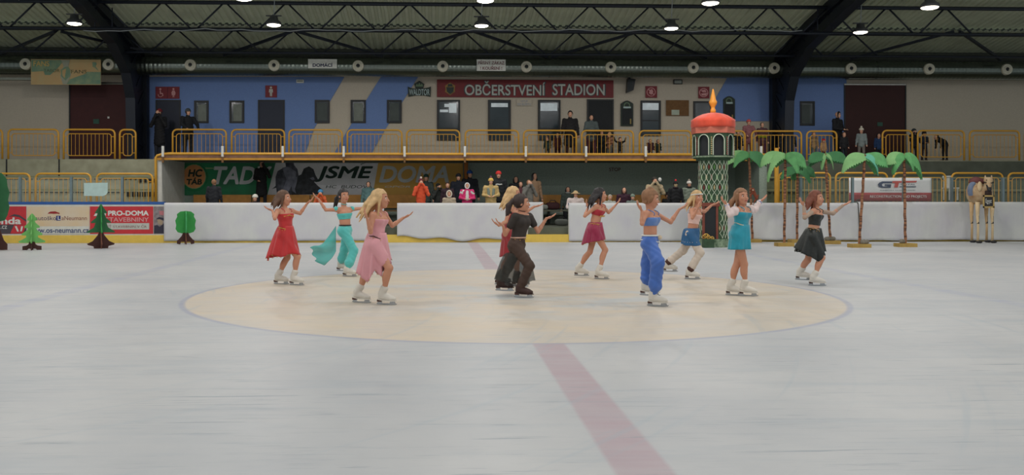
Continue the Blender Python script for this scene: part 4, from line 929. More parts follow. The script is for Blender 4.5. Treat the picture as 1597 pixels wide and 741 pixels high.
def hair_mesh(t, c, fw, up, sd, s, style, m, neck, flow=(-0.25, 0, -1), length=0.3, seed=1, h=0.008):
    rr = random.Random(seed); ext = length + 0.2
    f = Field(*[b_ for b_ in bounds([c - 0.15 * s, c + 0.15 * s, c + unit(flow) * ext * 0.9], 0.10)], h)
    f.ell(c + up * .022 * s - fw * .016 * s, (.086 * s, .100 * s, .098 * s), ex=sd, ez=up, k=0)
    def face_cut(X, Y, Z):
        q = (X - c[0]) * fw[0] + (Y - c[1]) * fw[1] + (Z - c[2]) * fw[2]; u_ = (X - c[0]) * up[0] + (Y - c[1]) * up[1] + (Z - c[2]) * up[2]
        return np.minimum(q - .030 * s, .075 * s - u_ + 0.30 * (q - 0.06 * s) * 0 - 0.02 * s)
    f.cut(face_cut)
    if style != 'short':
        f.cut(lambda X, Y, Z: -0.085 * s - ((X - c[0]) * up[0] + (Y - c[1]) * up[1] + (Z - c[2]) * up[2]))
    fl = unit(flow)
    if style == 'long':
        for i in range(18):
            a_ = (i / 17.0 - 0.5) * 2; A = c + sd * a_ * .070 * s + up * (.045 - abs(a_) * .05) * s - fw * (.055 + .030 * (1 - a_ * a_) - 0.03 * abs(a_)) * s
            B = A + (fl * .45 + sd * a_ * .12 - fw * .10) * length * .8; B = B + np.array([rr.uniform(-.02, .02) for _ in range(3)])
            C_ = B + (fl + sd * a_ * .15 + np.array([rr.uniform(-.25, .15), rr.uniform(-.2, .2), 0])) * length * rr.uniform(.35, .62)
            f.cone(A, B, .026 * s, .022 * s, 0.012); f.cone(B, C_, .022 * s, .006 * s, 0.008)
        for g in (-1, 1):
            A = c + sd * g * .074 * s + up * .03 * s + fw * .012 * s; f.cone(A, A + (UP * -1 + fl * .4) * length * .55, .020 * s, .012 * s, 0.01)
    elif style == 'pony':
        A = c - fw * .105 * s + up * .03 * s; f.ell(A, (.03 * s,) * 3, k=0.01); B = A + (fl * .6 - fw * .5) * length * .5; C_ = B + fl * length * .6
        for _ in range(6):
            j = np.array([rr.uniform(-.018, .018) for _ in range(3)]); f.cone(A, B + j, .022 * s, .026 * s, 0.01); f.cone(B + j, C_ + j * 1.5, .026 * s, .008 * s, 0.01)
    elif style == 'short':
        for i in range(10):
            a_ = (i / 9.0 - 0.5) * 2; A = c + sd * a_ * .075 * s - up * .02 * s - fw * (.06 * (1 - a_ * a_)) * s; f.cone(A + up * .03 * s, A - up * .045 * s - fw * .02 * s, .022 * s, .012 * s, 0.012)
        f.ell(c + up * .108 * s - fw * .03 * s, (.036 * s, .036 * s, .028 * s), k=0.01)
    fr = 95.0
    f.warp(lambda X, Y, Z: 0.0022 * np.sin(((X - c[0]) * fw[0] + (Y - c[1]) * fw[1]) * fr + 1.5 * np.sin((Z - c[2]) * 14)) + 0.0018 * np.sin((X * sd[0] + Y * sd[1]) * fr * 1.2 + Z * 9))
    return obj('hair', f.mesh('hair', org(t)), m, t)

def skate(t, blade, heelz, ank, knee, fdir, m, lift, s):
    """laced figure-skate boot with heel, sole and blade; blade = point of the ice under the ball/heel middle"""
    fd = unit((fdir[0], fdir[1], fdir[2] if len(fdir) > 2 else 0)); sd = unit(np.cross(fd, UP)); up = np.cross(sd, fd); o = np.array(blade, float)
    P = lambda x, z, y=0: o + fd * x * s + up * z * s + sd * y * s
    sh = unit(knee - ank)
    f = Field(*bounds([P(-.11, .02), P(.17, .02), ank + sh * .10], 0.05), 0.006)
    f.cone(P(-.055, .105), P(-.045, .15), .034 * s, .037 * s, .01); f.cone(P(-.055, .10), P(.09, .084), .036 * s, .040 * s, .02); f.cone(P(.09, .082), P(.128, .078), .039 * s, .028 * s, .015)
    f.cone(P(-.035, .13), P(.05, .105), .034 * s, .034 * s, .02); f.ec(P(-.045, .14), ank + sh * .062 * s, (.042 * s, .047 * s), (.047 * s, .053 * s), sd, .015)
    b = obj('skate_boot', f.mesh('skate_boot', org(t)), m, t)
    sol = MB(); n = 12; pr = [(-.10, .026), (-.06, .036), (0, .030), (.06, .036), (.11, .038), (.15, .024), (.165, .0)]
    vs = []
    for zz in (.048, .060):
        ring_ = [(x, y) for x, y in pr] + [(x, -y) for x, y in pr[::-1][1:]]
        vs.append([P(x, zz + (0.018 if x < -.03 else 0), y) for x, y in ring_])
    n = len(vs[0]); sol.add([Vector(v) for v in vs[0] + vs[1]], [tuple(range(n - 1, -1, -1)), tuple(range(n, 2 * n))] + [(i, (i + 1) % n, n + (i + 1) % n, n + i) for i in range(n)])
    obj('sole', sol, m, b); sol = MB()
    hv = [P(x, z, y) for z in (.040, .075) for x, y in ((-.10, -.026), (-.045, -.028), (-.045, .028), (-.10, .026))]
    sol.add([Vector(v) for v in hv], [(0, 3, 2, 1), (4, 5, 6, 7), (0, 1, 5, 4), (1, 2, 6, 5), (2, 3, 7, 6), (3, 0, 4, 7)])
    obj('heel', sol, m_heel, b)
    bl = MB(); prof = [(-.115, .012), (-.10, .004), (.0, .0), (.10, .0), (.158, .006), (.172, .022), (.150, .018), (.135, .050), (.075, .050), (.065, .020), (-.035, .020), (-.045, .042), (-.095, .042), (-.105, .020), (-.115, .018)]
    bl.prism([(x * s, z * s) for x, z in prof], Vector(o), Vector(fd), Vector(up), 0.006); obj('blade', bl, m_blade, b)
    return b

LASTJ = [None]
def skirt(t, name, m, wc, wr, hc, hr, hem, nf=9, amp=0.02, solid=0.004, nu=72, nv=18, seed=1, ease=0.8, trim=None, side=None, body=True):
    """cloth tube from waist (centre wc, radii wr) to hem (centre hc, radii hr); hem(angle) adds height in metres"""
    rr = random.Random(seed); ph = [rr.uniform(0, 6.28) for _ in range(4)]; sx = unit(side) if side is not None else np.array((1.0, 0, 0)); sy = np.cross(UP, sx)
    if body is True: body = LASTJ[0]['caps']
    def fn(u, v):
        a = 2 * math.pi * u; e = v ** ease; c = wc + (hc - wc) * np.array((e, e, v)); rx = wr[0] + (hr[0] - wr[0]) * e; ry = wr[1] + (hr[1] - wr[1]) * e
        fo = amp * v * (math.sin(nf * a + ph[0]) + 0.5 * math.sin((nf * 2 - 1) * a + ph[1])); z = hem(math.degrees(a)) * v * v
        p = c + sx * (rx + fo) * math.cos(a) + sy * (ry + fo) * math.sin(a); p[2] += z
        if body:
            for _ in range(3):
                for A, B, ra, rb in body:
                    ba = B - A; tt = float(np.clip((p - A) @ ba / (ba @ ba), 0, 1)); q = p - A - ba * tt; dd = float(np.linalg.norm(q)); rr_ = ra + (rb - ra) * tt + .014
                    if dd < rr_:
                        out = np.array((p[0] - c[0], p[1] - c[1], 0.0)); out = out / (np.linalg.norm(out) + 1e-6); q = q / (dd + 1e-6); q[2] *= .3; n_ = unit(q * .6 + out); p = p + n_ * (rr_ - dd) * 1.05
        return (p[0], p[1], p[2])
    o = obj(name, MB().grid(fn, nu, nv, True), m, t, smooth=True, solid=solid)
    if trim:
        mb = MB()
        for i in range(trim[1]): p = fn((i + .5) / trim[1], trim[2] if len(trim) > 2 else 1.0); mb.ball((p[0], p[1], p[2] - .006), .0065, 6, 4)
        q = obj('coin_trim', mb, trim[0], o, smooth=True); q['kind'] = 'stuff'
    return o

def skater(label, H, head, neck, lookaz, tor, hipaz, waist, pelvis, armR, armL, footR, footL, kneeR, kneeL, skin=SKIN, facepitch=0.0, Y0=None, clampd=0.35, palm=1.0, boot=m_boot, group=None):
    """R = the limb nearer to the viewer. All joints are given where the photograph shows them; depths follow from bone lengths."""
    s = H / 1.6
    bR = ice((footR[0] + footR[1]) / 2, footR[2]); YR = bR.y
    bl = ice((footL[0] + footL[1]) / 2, footL[2]).y; YL = min(bl, YR + clampd)
    pL = at((footL[0] + footL[1]) / 2, footL[2], YL); pR = at((footR[0] + footR[1]) / 2, footR[2], YR)
    pL.z = max(0.0, pL.z) if pL.z > 0.012 else 0.0; pR.z = 0.0
    Yc = (YR + YL) / 2
    P = V3(at(*pelvis, Yc)); W = V3(at(*waist, Yc)); N = V3(at(*neck, Yc)); Hd = V3(at(*head, Yc))
    d2 = lambda az_: np.array((math.cos(R(az_)), -math.sin(R(az_)), 0.0))       # 0 = to the right of the picture, + turns to the viewer
    tf = d2(tor); hf = d2(hipaz); ff = unit(d2(lookaz) + UP * facepitch)
    tr = np.cross(tf, UP); hr = np.cross(hf, UP)
    shR = N + tr * 0.142 * s - UP * 0.035 * s; shL = N - tr * 0.142 * s - UP * 0.035 * s
    hpR = P + hr * 0.078 * s - UP * 0.02 * s; hpL = P - hr * 0.078 * s - UP * 0.02 * s
    uA, fA = 0.265 * s, 0.225 * s
    def arm(sh, A):
        e = reach(sh, A[0][0], A[0][1], uA, A[3]); w_ = reach(e, A[1][0], A[1][1], fA, A[4]); h_ = V3(at(A[2][0], A[2][1], w_[1])); return e, w_, h_
    eR, wR, hR = arm(shR, armR); eL, wL, hL = arm(shL, armL)
    kR = reach(hpR, kneeR[0], kneeR[1], 0.40 * s, -0.5); kL = reach(hpL, kneeL[0], kneeL[1], 0.40 * s, 0.35)
    def foot(b_, ft, k_):
        a0, a1 = at(ft[0], ft[2], b_.y), at(ft[1], ft[2], b_.y); ln = a1.x - a0.x; L = .285 * s; dy = -math.sqrt(max(0.0, L * L - ln * ln)) * 0.6
        fd = unit((ln, dy, 0)); b3 = V3(b_); ank = b3 - fd * .045 * s + UP * 0.155 * s; return b3 - fd * 0.025 * s, fd, ank
    bR3, fdR, anR = foot(pR, footR, kR); bL3, fdL, anL = foot(pL, footL, kL)
    base = (float((bR3[0] + bL3[0]) / 2), float((bR3[1] + bL3[1]) / 2), 0.0)
    t = thing('person', base, label, 'person', group)
    J = dict(P=P, W=W, N=N, H=Hd, tf=tf, hf=hf, tr=tr, hr=hr, ff=ff, shR=shR, shL=shL, hpR=hpR, hpL=hpL, eR=eR, wR=wR, eL=eL, wL=wL, kR=kR, kL=kL, anR=anR, anL=anL, s=s, t=t, hR=hR, hL=hL, Yc=Yc)
    allp = [P, W, N, Hd, shR, shL, eR, wR, hR, eL, wL, hL, kR, kL, anR, anL, bR3, bL3]
    J['caps'] = [(hpR, kR, .080 * s, .052 * s), (hpL, kL, .080 * s, .052 * s), (P + hr * .05 * s - hf * .045 * s - UP * .03 * s, P - hr * .05 * s - hf * .045 * s - UP * .03 * s, .082 * s, .082 * s), (P + hr * .05 * s, P - hr * .05 * s, .092 * s, .092 * s), (P, W, .10 * s, .088 * s), (kR, anR, .05 * s, .04 * s), (kL, anL, .05 * s, .04 * s)]; LASTJ[0] = J
    f = Field(*bounds(allp, 0.17), 0.0062)
    C = W + (N - W) * 0.62; Ch = W + (N - W) * 0.5
    f.ec(P, W, (.128 * s, .092 * s), (.100 * s, .078 * s), hr, .04); f.ec(W, C, (.100 * s, .076 * s), (.128 * s, .090 * s), tr, .03)
    f.ec(C, N - UP * .045 * s, (.126 * s, .086 * s), (.105 * s, .058 * s), tr, .04)
    for g in (-1, 1):
        f.ell(Ch + (N - W) * 0.12 + tr * g * .056 * s + tf * .066 * s, (.048 * s, .040 * s, .050 * s), ex=tr, k=.03)
        f.ell(P + hr * g * .06 * s - hf * .036 * s - UP * .03 * s, (.072 * s, .070 * s, .080 * s), ex=hr, k=.04)
    hs = s * 1.13; sd, up = head_shape(f, Hd, ff, UP, hs, N - UP * 0.01); J['hs'] = hs
    for sh, e, w_, h_ in ((shR, eR, wR, hR), (shL, eL, wL, hL)):
        f.cone(N - UP * .03 * s, sh, .042 * s, .040 * s, .03); f.cone(sh, e, .037 * s, .027 * s, .03); f.cone(e, e + (w_ - e) * .3, .027 * s, .028 * s, .015); f.cone(e + (w_ - e) * .3, w_, .028 * s, .019 * s, .015)
        dd = unit(h_ - w_); nn = unit(-UP * palm + np.array((-0.3, 0, 0)))
        hand(f, w_, dd, nn, s, side=1 if sh is shR else -1)
    for hp, k_, an, b3, fd, hf_ in ((hpR, kR, anR, bR3, fdR, hf), (hpL, kL, anL, bL3, fdL, hf)):
        f.cone(hp, k_, .077 * s, .049 * s, .03); f.cone(k_, an, .047 * s, .031 * s, .02); f.ell(k_ + (an - k_) * .3 - fd * .022 * s, (.043 * s, .045 * s, .095 * s), ez=unit(k_ - an), k=.03)
        f.cone(an, b3 - fd * .05 + UP * .11 * s, .032 * s, .026 * s, .01); f.cone(b3 - fd * .05 + UP * .10 * s, b3 + fd * .09 + UP * .08 * s, .026 * s, .022 * s, .015)
    obj('body', f.mesh('body', org(t)), skin, t)
    face_parts(t, Hd, ff, up, sd, hs, org(t))
    J['sd'] = sd; J['up'] = up
    for b3, an, k_, fd in ((bR3, anR, kR, fdR), (bL3, anL, kL, fdL)): skate(t, b3, 0, an, k_, fd, boot, 0, s)
    return J

def top_garment(J, name, m, z_lo, z_hi, infl=0.010, straps=True, low=None, sleeves=0.0, h=0.0075, neckcut=None, slv_infl=0.01):
    """close-fitting cloth on the trunk: from fraction z_lo to z_hi of the line waist -> neck"""
    s = J['s']; P, W, N, tr, tf, hr, hf = J['P'], J['W'], J['N'], J['tr'], J['tf'], J['hr'], J['hf']; C = W + (N - W) * 0.62; Ch = W + (N - W) * .5
    f = Field(*bounds([P, W, N, J['shR'], J['shL'], J['eR'], J['eL']], 0.14), h); g_ = infl
    f.ec(P, W, (.128 * s + g_, .092 * s + g_), (.100 * s + g_, .078 * s + g_), hr, .04); f.ec(W, C, (.100 * s + g_, .076 * s + g_), (.128 * s + g_, .090 * s + g_), tr, .03)
    f.ec(C, N - UP * .045 * s, (.126 * s + g_, .086 * s + g_), (.105 * s + g_, .058 * s + g_), tr, .04)
    for g in (-1, 1): f.ell(Ch + (N - W) * 0.12 + tr * g * .056 * s + tf * .066 * s, (.048 * s + g_, .040 * s + g_, .050 * s + g_), ex=tr, k=.03)
    ax_ = unit(N - W); L = float(np.linalg.norm(N - W)); lo = W + ax_ * L * z_lo; hi = W + ax_ * L * z_hi
    if sleeves: f.cone(N - UP * .03 * s, J['shR'], .045 * s + g_, .046 * s + g_, .03); f.cone(N - UP * .03 * s, J['shL'], .045 * s + g_, .046 * s + g_, .03)
    f.cut(lambda X, Y, Z: np.maximum((lo[0] - X) * ax_[0] + (lo[1] - Y) * ax_[1] + (lo[2] - Z) * ax_[2], (X - hi[0]) * ax_[0] + (Y - hi[1]) * ax_[1] + (Z - hi[2]) * ax_[2]))
    if sleeves:
        for sh, e in ((J['shR'], J['eR']), (J['shL'], J['eL'])): f.cone(sh, sh + (e - sh) * sleeves, .046 * s + slv_infl, .040 * s + slv_infl, .02)
        c = N + UP * 0.01; f.cut(lambda X, Y, Z: .062 * s - np.sqrt((X - c[0]) ** 2 + (Y - c[1]) ** 2 + (Z - c[2]) ** 2 * .6))
    o = obj(name, f.mesh(name, org(J['t'])), m, J['t'])
    if straps:
        mb = MB()
        for g in (-1, 1):
            a = Ch + (N - W) * .30 + tr * g * .065 * s + tf * .088 * s; b = N + tr * g * .080 * s + UP * (.014 * s) + tf * .01; c = Ch + (N - W) * .32 + tr * g * .065 * s - tf * .095 * s
            mb.tube([Vector(a), Vector(a + (b - a) * .35 + tf * .034), Vector(a + (b - a) * .7 + tf * .036), Vector(b), Vector(b + (c - b) * .5 - tf * .012), Vector(c)], .006, 6)
        obj('strap', mb, m, o, smooth=True)
    return o
def trousers(J, name, m, top=0.4, thigh=.092, kn=.075, shin=.085, cuff=.045, end=0.92, hips=.02, wr=0.004, h=0.008):
    s = J['s']; P, W, hr, hf = J['P'], J['W'], J['hr'], J['hf']
    f = Field(*bounds([P, W, J['kR'], J['kL'], J['anR'], J['anL']], 0.17), h); g_ = hips
    T = P + (W - P) * top; f.ec(P, T, (.128 * s + g_, .095 * s + g_), (.112 * s + .01, .086 * s + .01), hr, .03)
    for g in (-1, 1): f.ell(P + hr * g * .06 * s - hf * .036 * s - UP * .03 * s, (.072 * s + g_, .070 * s + g_, .080 * s + g_), ex=hr, k=.04)
    for hp, k_, an in ((J['hpR'], J['kR'], J['anR']), (J['hpL'], J['kL'], J['anL'])):
        e = k_ + (an - k_) * end; q = k_ + (an - k_) * (end - .2)
        f.cone(hp, k_, thigh * s, kn * s, .03); f.cone(k_, q, kn * s, shin * s, .03); f.cone(q, e, shin * s, cuff * s, .02)
    ax_ = unit(W - P); f.cut(lambda X, Y, Z: (X - T[0]) * ax_[0] + (Y - T[1]) * ax_[1] + (Z - T[2]) * ax_[2])
    f.warp(lambda X, Y, Z: wr * np.sin(X * 60 + 3 * np.sin(Z * 17)) * np.sin(Z * 38 + Y * 20))
    return obj(name, f.mesh(name, org(J['t'])), m, J['t'])
def belt(J, m, at_=1.0, rx=.118, ry=.094, r=.010, name='belt', drop=0.0, coins=0):
    s = J['s']; c = J['P'] + (J['W'] - J['P']) * at_; hr, hf = J['hr'], J['hf']; pts = []
    for i in range(28): a = 2 * math.pi * i / 28; pts.append(Vector(c + hr * math.cos(a) * rx * s + hf * math.sin(a) * ry * s - UP * drop * max(0, math.sin(a))))
    o = obj(name, MB().tube(pts, r, 6, closed=True), m, J['t'], smooth=True)
    if coins:
        mb = MB()
        for i in range(coins): a = 2 * math.pi * i / coins; mb.ball(c + hr * math.cos(a) * (rx * s + .01) + hf * math.sin(a) * (ry * s + .01) - UP * (drop * max(0, math.sin(a)) + .02 + .012 * (i % 2)), .007, 6, 4)
        q = obj('coin_trim', mb, m_gold, o, smooth=True); q['kind'] = 'stuff'
    return o
def neckwear(J, m, r=.052, th=.006):
    s = J['s']; c = J['N'] + (J['H'] - J['N']) * .32; pts = [Vector(c + J['tr'] * math.cos(a) * r * s + J['tf'] * math.sin(a) * r * s + UP * -.012 * math.sin(a)) for a in [i * .45 for i in range(14)]]
    return obj('choker', MB().tube(pts, th, 6, closed=True), m, J['t'], smooth=True)
def cuff(J, at0, at1, f0, f1, r, m, name='wrist_cuff'):
    a = at0 + (at1 - at0) * f0; b = at0 + (at1 - at0) * f1; return obj(name, MB().tube([Vector(a), Vector(a + (b - a) * .5), Vector(b)], [r * .9, r * 1.1, r * .9], 12), m, J['t'], smooth=True)

h_brown = mat('hair_brown', (92, 64, 46), 0.6, var=0.2, scale=20); h_dark = mat('hair_dark', (52, 36, 32), 0.55, var=0.2, scale=20); h_blond = mat('hair_blond', (204, 168, 120), 0.6, var=0.18, scale=18)
h_black = mat('hair_black', (32, 26, 28), 0.5); h_auburn = mat('hair_auburn', (120, 66, 48), 0.6, var=0.2, scale=20); h_light = mat('hair_lightbrown', (140, 100, 70), 0.6, var=0.2, scale=20)
def hz(lo, hi, pts):
    """hem height by angle: pts = [(deg, dz)], interpolated round the circle"""
    def g(a):
        q = sorted(pts); q = [(q[-1][0] - 360, q[-1][1])] + q + [(q[0][0] + 360, q[0][1])]
        for (a0, z0), (a1, z1) in zip(q[:-1], q[1:]):
            if a0 <= a <= a1: t_ = (a - a0) / (a1 - a0); t_ = t_ * t_ * (3 - 2 * t_); return z0 + (z1 - z0) * t_
        return 0
    return g

# ---- 1 red dress
J = skater('girl skater in a red dress with gold trim, farthest left of the skaters', 1.56, (443, 309), (444, 326), 10, 45, 30, (445.5, 351), (445, 365),
    ((428.6, 341), (425, 328.5), (417, 325.5), -1, 1), ((468, 333), (479, 317.5), (486, 312), .6, .3), (452, 474, 445), (426.5, 451, 443.5), (464, 401), (448, 402))
m_rd = mat('cloth_red', (186, 30, 34), 0.6, var=0.1, sheen=.3); t = J['t']; s = J['s']
top_garment(J, 'bodice', m_rd, -0.15, 0.70)
hem = V3(at(441, 400, J['Yc']))
skirt(t, 'skirt', m_rd, J['W'] - UP * .01, (.118 * s, .098 * s), hem, (.245, .20), hz(0, 0, [(0, .02), (60, .06), (120, -.02), (165, -.03), (180, -.07), (200, -.02), (235, .04), (270, -.0), (310, .05)]), trim=(m_gold, 26))
belt(J, m_gold, 0.72, .126, .102, .007, coins=18, drop=.03); hair_mesh(t, J['H'], J['ff'], J['up'], J['sd'], J['hs'], 'long', h_brown, J['N'], (-.5, -.1, -1), .20, 2)
mb = MB()
for i in range(9): a = J['W'] + (J['N'] - J['W']) * (.62 - .06 * abs(i - 4) * .3) + J['tr'] * (i - 4) * .022 + J['tf'] * (.115 - .003 * abs(i - 4)); mb.ball(a, .010, 6, 4)
q = obj('bead_trim', mb, m_gold, t, smooth=True); q['kind'] = 'stuff'
# ---- 2 turquoise harem trousers
J = skater('girl skater in turquoise bandeau and harem trousers with a blowing veil', 1.56, (536, 305.5), (536.5, 324), 52, 50, 20, (538, 347), (538.5, 358),
    ((508, 327.5), (497, 311), (490, 305), -.4, 1), ((565, 325), (583, 322), (592, 318), .6, .4), (534, 557, 431.5), (525, 546, 423), (552, 391), (537, 390))
m_tq = mat('cloth_turquoise', (84, 190, 186), 0.6, var=0.08, sheen=.3); m_tqs = mat('veil_turquoise', (60, 190, 184), 0.6, alpha=.62, sheen=.3); t = J['t']; s = J['s']
top_garment(J, 'bandeau', m_tq, .22, .62, straps=False); trousers(J, 'harem_trousers', m_tq, .5); belt(J, m_eye, .62, .124, .10, .011, coins=0)
a0 = V3(at(524, 352, J['Yc'])); a1 = V3(at(524, 392, J['Yc'])); b0 = V3(at(484, 387, J['Yc'] - .15)); b1 = V3(at(497, 411, J['Yc'] - .1))
def veil(u, v):
    A = a0 + (b0 - a0) * u; B = a1 + (b1 - a1) * u; p = A + (B - A) * v + UP * (.09 * math.sin(math.pi * u) * (-1) + .03 * math.sin(u * 9 + v * 4) * u); p[1] += .05 * math.sin(v * 9 + u * 5) * (.3 + u); p[0] += .03 * math.sin(v * 14) * u; return tuple(p)
obj('veil', MB().grid(veil, 30, 18), m_tqs, t, smooth=True, solid=.003)
for sh, e in ((J['shR'], J['eR']), (J['shL'], J['eL'])): mb = MB(); c = sh + (e - sh) * .12 + UP * .012; mb.ball(c, (.05, .05, .045), 12, 8); obj('shoulder_puff', mb, m_tq, t, smooth=True)
hair_mesh(t, J['H'], J['ff'], J['up'], J['sd'], J['hs'], 'pony', h_black, J['N'], (-.25, 0, -1), .26, 4); neckwear(J, m_tq)
# ---- 3 pink dress, nearest left
J = skater('girl skater in a pink dress with long blond hair, one hand stretched forward', 1.60, (593, 310), (590.5, 331), 5, 30, 15, (588, 363), (587, 379),
    ((578, 362), (573, 342), (569, 332), -.5, -.6), ((612, 352), (629, 340), (640, 335), .5, .4), (588, 618, 475.5), (550, 577.5, 472.5), (607, 418), (575, 421), skin=SKIN)
m_pk = mat('cloth_pink', (214, 150, 158), 0.65, var=0.06, sheen=.3); t = J['t']; s = J['s']
top_garment(J, 'bodice', m_pk, -.2, .68); hem = V3(at(582.5, 418, J['Yc']))
skirt(t, 'skirt', m_pk, J['W'] + UP * .0, (.118 * s, .10 * s), hem, (.21, .17), hz(0, 0, [(0, .11), (40, .06), (75, -.10), (100, .0), (140, .0), (180, -.04), (225, -.10), (250, -.17), (280, -.02), (300, -.10), (325, .07)]), nf=11, trim=(m_gold, 34))
belt(J, m_heel, .7, .128, .108, .007, coins=16, drop=.05); hair_mesh(t, J['H'], J['ff'], J['up'], J['sd'], J['hs'], 'long', h_blond, J['N'], (-.48, -.15, -1), .34, 6)
# ---- 4 black sheer costume, centre front
J = skater('skater in a black short sleeved top and sheer dark brown trousers', 1.60, (813.5, 316.5), (814.5, 334), 5, 48, 25, (809, 367.5), (806.5, 381),
    ((788, 366), (785, 353), (775, 345.5), -.7, -.3), ((839, 361.5), (852, 341), (866, 336), -.2, .3), (803, 831, 464.5), (774, 800, 454), (826, 415), (793, 416), boot=m_bootb)
m_bk = mat('cloth_black_brown', (44, 36, 32), 0.7, var=0.2); m_bk2 = mat('sheer_brown', (66, 46, 36), 0.7, var=0.2); t = J['t']; s = J['s']
top_garment(J, 'top', m_bk, -.12, .99, straps=False, sleeves=.52); trousers(J, 'sheer_trousers', m_bk2, .75, .092, .066, .062, .052, .95, .012)
belt(J, mat('belt_pale', (196, 156, 136), 0.5), .78, .122, .098, .011, coins=10); neckwear(J, m_heel)
m_sheer = mat('sheer_grey', (60, 64, 60), 0.6, alpha=.35)
hem = V3(at(803, 440, J['Yc'] + .05)); skirt(t, 'sheer_veil', m_sheer, J['P'] + UP * -.12, (.15, .14), hem, (.25, .16), hz(0, 0, [(0, .02), (90, -.02), (180, .04), (270, -.05)]), nf=6, amp=.035, ease=.5, body=False)
hair_mesh(t, J['H'], J['ff'], J['up'], J['sd'], J['hs'], 'pony', h_dark, J['N'], (-.15, -.2, -1), .22, 8)
# ---- 5 red dress behind
J = skater('blond girl skater in a red and black dress half hidden behind the dark costumed skater', 1.60, (801.5, 303.5), (801, 322), 8, 30, 15, (798, 349), (797, 364),
    ((789, 346), (778, 352), (771, 347), -.3, -.4), ((817, 333), (833, 322.5), (843, 320.5), .4, .3), (799, 823, 447), (772, 797, 444.5), (806, 402), (792, 404), boot=m_bootb)
m_rd2 = mat('cloth_darkred', (150, 26, 36), 0.6, var=0.1, sheen=.3); t = J['t']; s = J['s']
top_garment(J, 'bodice', m_rd2, -.2, .66); cuff(J, J['shR'], J['eR'], .18, .34, .05, m_bk, 'arm_band'); hem = V3(at(797, 398, J['Yc']))
skirt(t, 'skirt', m_rd2, J['W'], (.116 * s, .098 * s), hem, (.17, .16), hz(0, 0, [(0, .02), (90, -.03), (180, -.03), (270, .03)]), nf=8, amp=.012)
hair_mesh(t, J['H'], J['ff'], J['up'], J['sd'], J['hs'], 'long', h_blond, J['N'], (-.42, -.15, -1), .30, 10)
# ---- 6 magenta skirt
J = skater('girl skater in a magenta bra top and short fringed skirt with long dark hair', 1.54, (936, 304), (935, 319), 5, 35, 20, (929, 343.5), (927.5, 356),
    ((912, 337), (917, 324), (914, 315.5), -.3, .8), ((949, 331.5), (960, 320), (967, 312), .5, .5), (929, 948, 435.5), (896, 918, 430.5), (944, 390), (920, 393))
m_mg = mat('cloth_magenta', (150, 28, 70), 0.6, var=0.1, sheen=.3); t = J['t']; s = J['s']
top_garment(J, 'bra_top', mat('cloth_crimson', (176, 40, 56), 0.6), .30, .66); hem = V3(at(925.5, 377, J['Yc']))
skirt(t, 'skirt', m_mg, J['P'] + (J['W'] - J['P']) * .75, (.120 * s, .102 * s), hem, (.185, .17), hz(0, 0, [(0, .06), (90, 0), (180, -.05), (220, -.02), (270, .01), (310, .03)]), nf=10, trim=(m_gold, 30))
belt(J, m_gold, .6, .128, .108, .006, coins=20, drop=.02); hair_mesh(t, J['H'], J['ff'], J['up'], J['sd'], J['hs'], 'long', h_black, J['N'], (-.45, -.1, -1), .26, 12)
mb = MB()
for i in range(10): mb.ball(J['W'] + (J['N'] - J['W']) * .28 + J['tr'] * (i - 4.5) * .02 + J['tf'] * .105 - UP * .012 * (i % 2), .009, 6, 4)
q = obj('coin_trim', mb, m_gold, t, smooth=True); q['kind'] = 'stuff'
# ---- 7 blue trousers
J = skater('short haired skater in a blue bandeau top and baggy blue trousers with a white belt', 1.56, (1015, 309.5), (1014, 329), 10, 38, 20, (1014, 362), (1014, 377),
    ((1001.5, 349), (1001, 329), (995, 320), -.5, .3), ((1046, 346.5), (1059, 327), (1070, 320.5), .3, .3), (1011, 1040, 478), (1001, 1026, 461.5), (1026, 409), (1010, 410), facepitch=-.22)
m_bl = mat('cloth_blue', (62, 104, 184), 0.6, var=0.1, sheen=.2); m_bl2 = mat('cloth_blue_light', (92, 128, 190), 0.6, var=0.1, sheen=.2); t = J['t']; s = J['s']
top_garment(J, 'bandeau', m_bl2, .30, .70, straps=True); trousers(J, 'harem_trousers', m_bl, .72, .096, .086, .084, .048, .92, .016, wr=.006)
belt(J, m_white, .66, .126, .104, .012, 'white_belt'); belt(J, m_white, .22, .152, .125, .007, 'white_belt', drop=.03); mb = MB(); c = J['P'] + (J['W'] - J['P']) * .45 + J['hf'] * .118; mb.ball(c, (.035, .02, .03), 10, 8); obj('buckle', mb, MATS['advert_peach'], t, smooth=True)
hair_mesh(t, J['H'], J['ff'], J['up'], J['sd'], J['hs'], 'short', h_light, J['N'], (-.2, 0, -1), .1, 14)
# ---- 8 blue sash, white trousers
J = skater('blond girl skater with a white headband, pale top, blue coin sash and white trousers', 1.54, (1087.5, 308), (1084.5, 325), 62, 42, 30, (1081, 352.5), (1078.5, 364),
    ((1080, 340), (1088, 326), (1090, 317), -1, -.3), ((1099, 330), (1110, 320), (1117, 317.5), .4, .3), (1068, 1092, 435.5), (1034, 1056, 424), (1092, 394), (1065, 391), boot=m_boot)
m_wt = mat('cloth_cream', (206, 192, 178), 0.7, var=0.06); t = J['t']; s = J['s']
top_garment(J, 'top', mat('cloth_palepink', (226, 190, 180), 0.7), .12, .66); trousers(J, 'white_trousers', m_wt, .5, .088, .068, .066, .045, .98, .012)
hem = V3(at(1076.5, 380, J['Yc'])); skirt(t, 'coin_sash', mat('cloth_sash_blue', (34, 92, 140), 0.55, var=0.15), J['P'] + (J['W'] - J['P']) * .7, (.124 * s, .106 * s), hem, (.155, .14), hz(0, 0, [(0, .03), (90, 0), (180, 0), (240, -.03), (290, -.03)]), nf=5, amp=.008, ease=.35, trim=(m_wt, 22, .8))
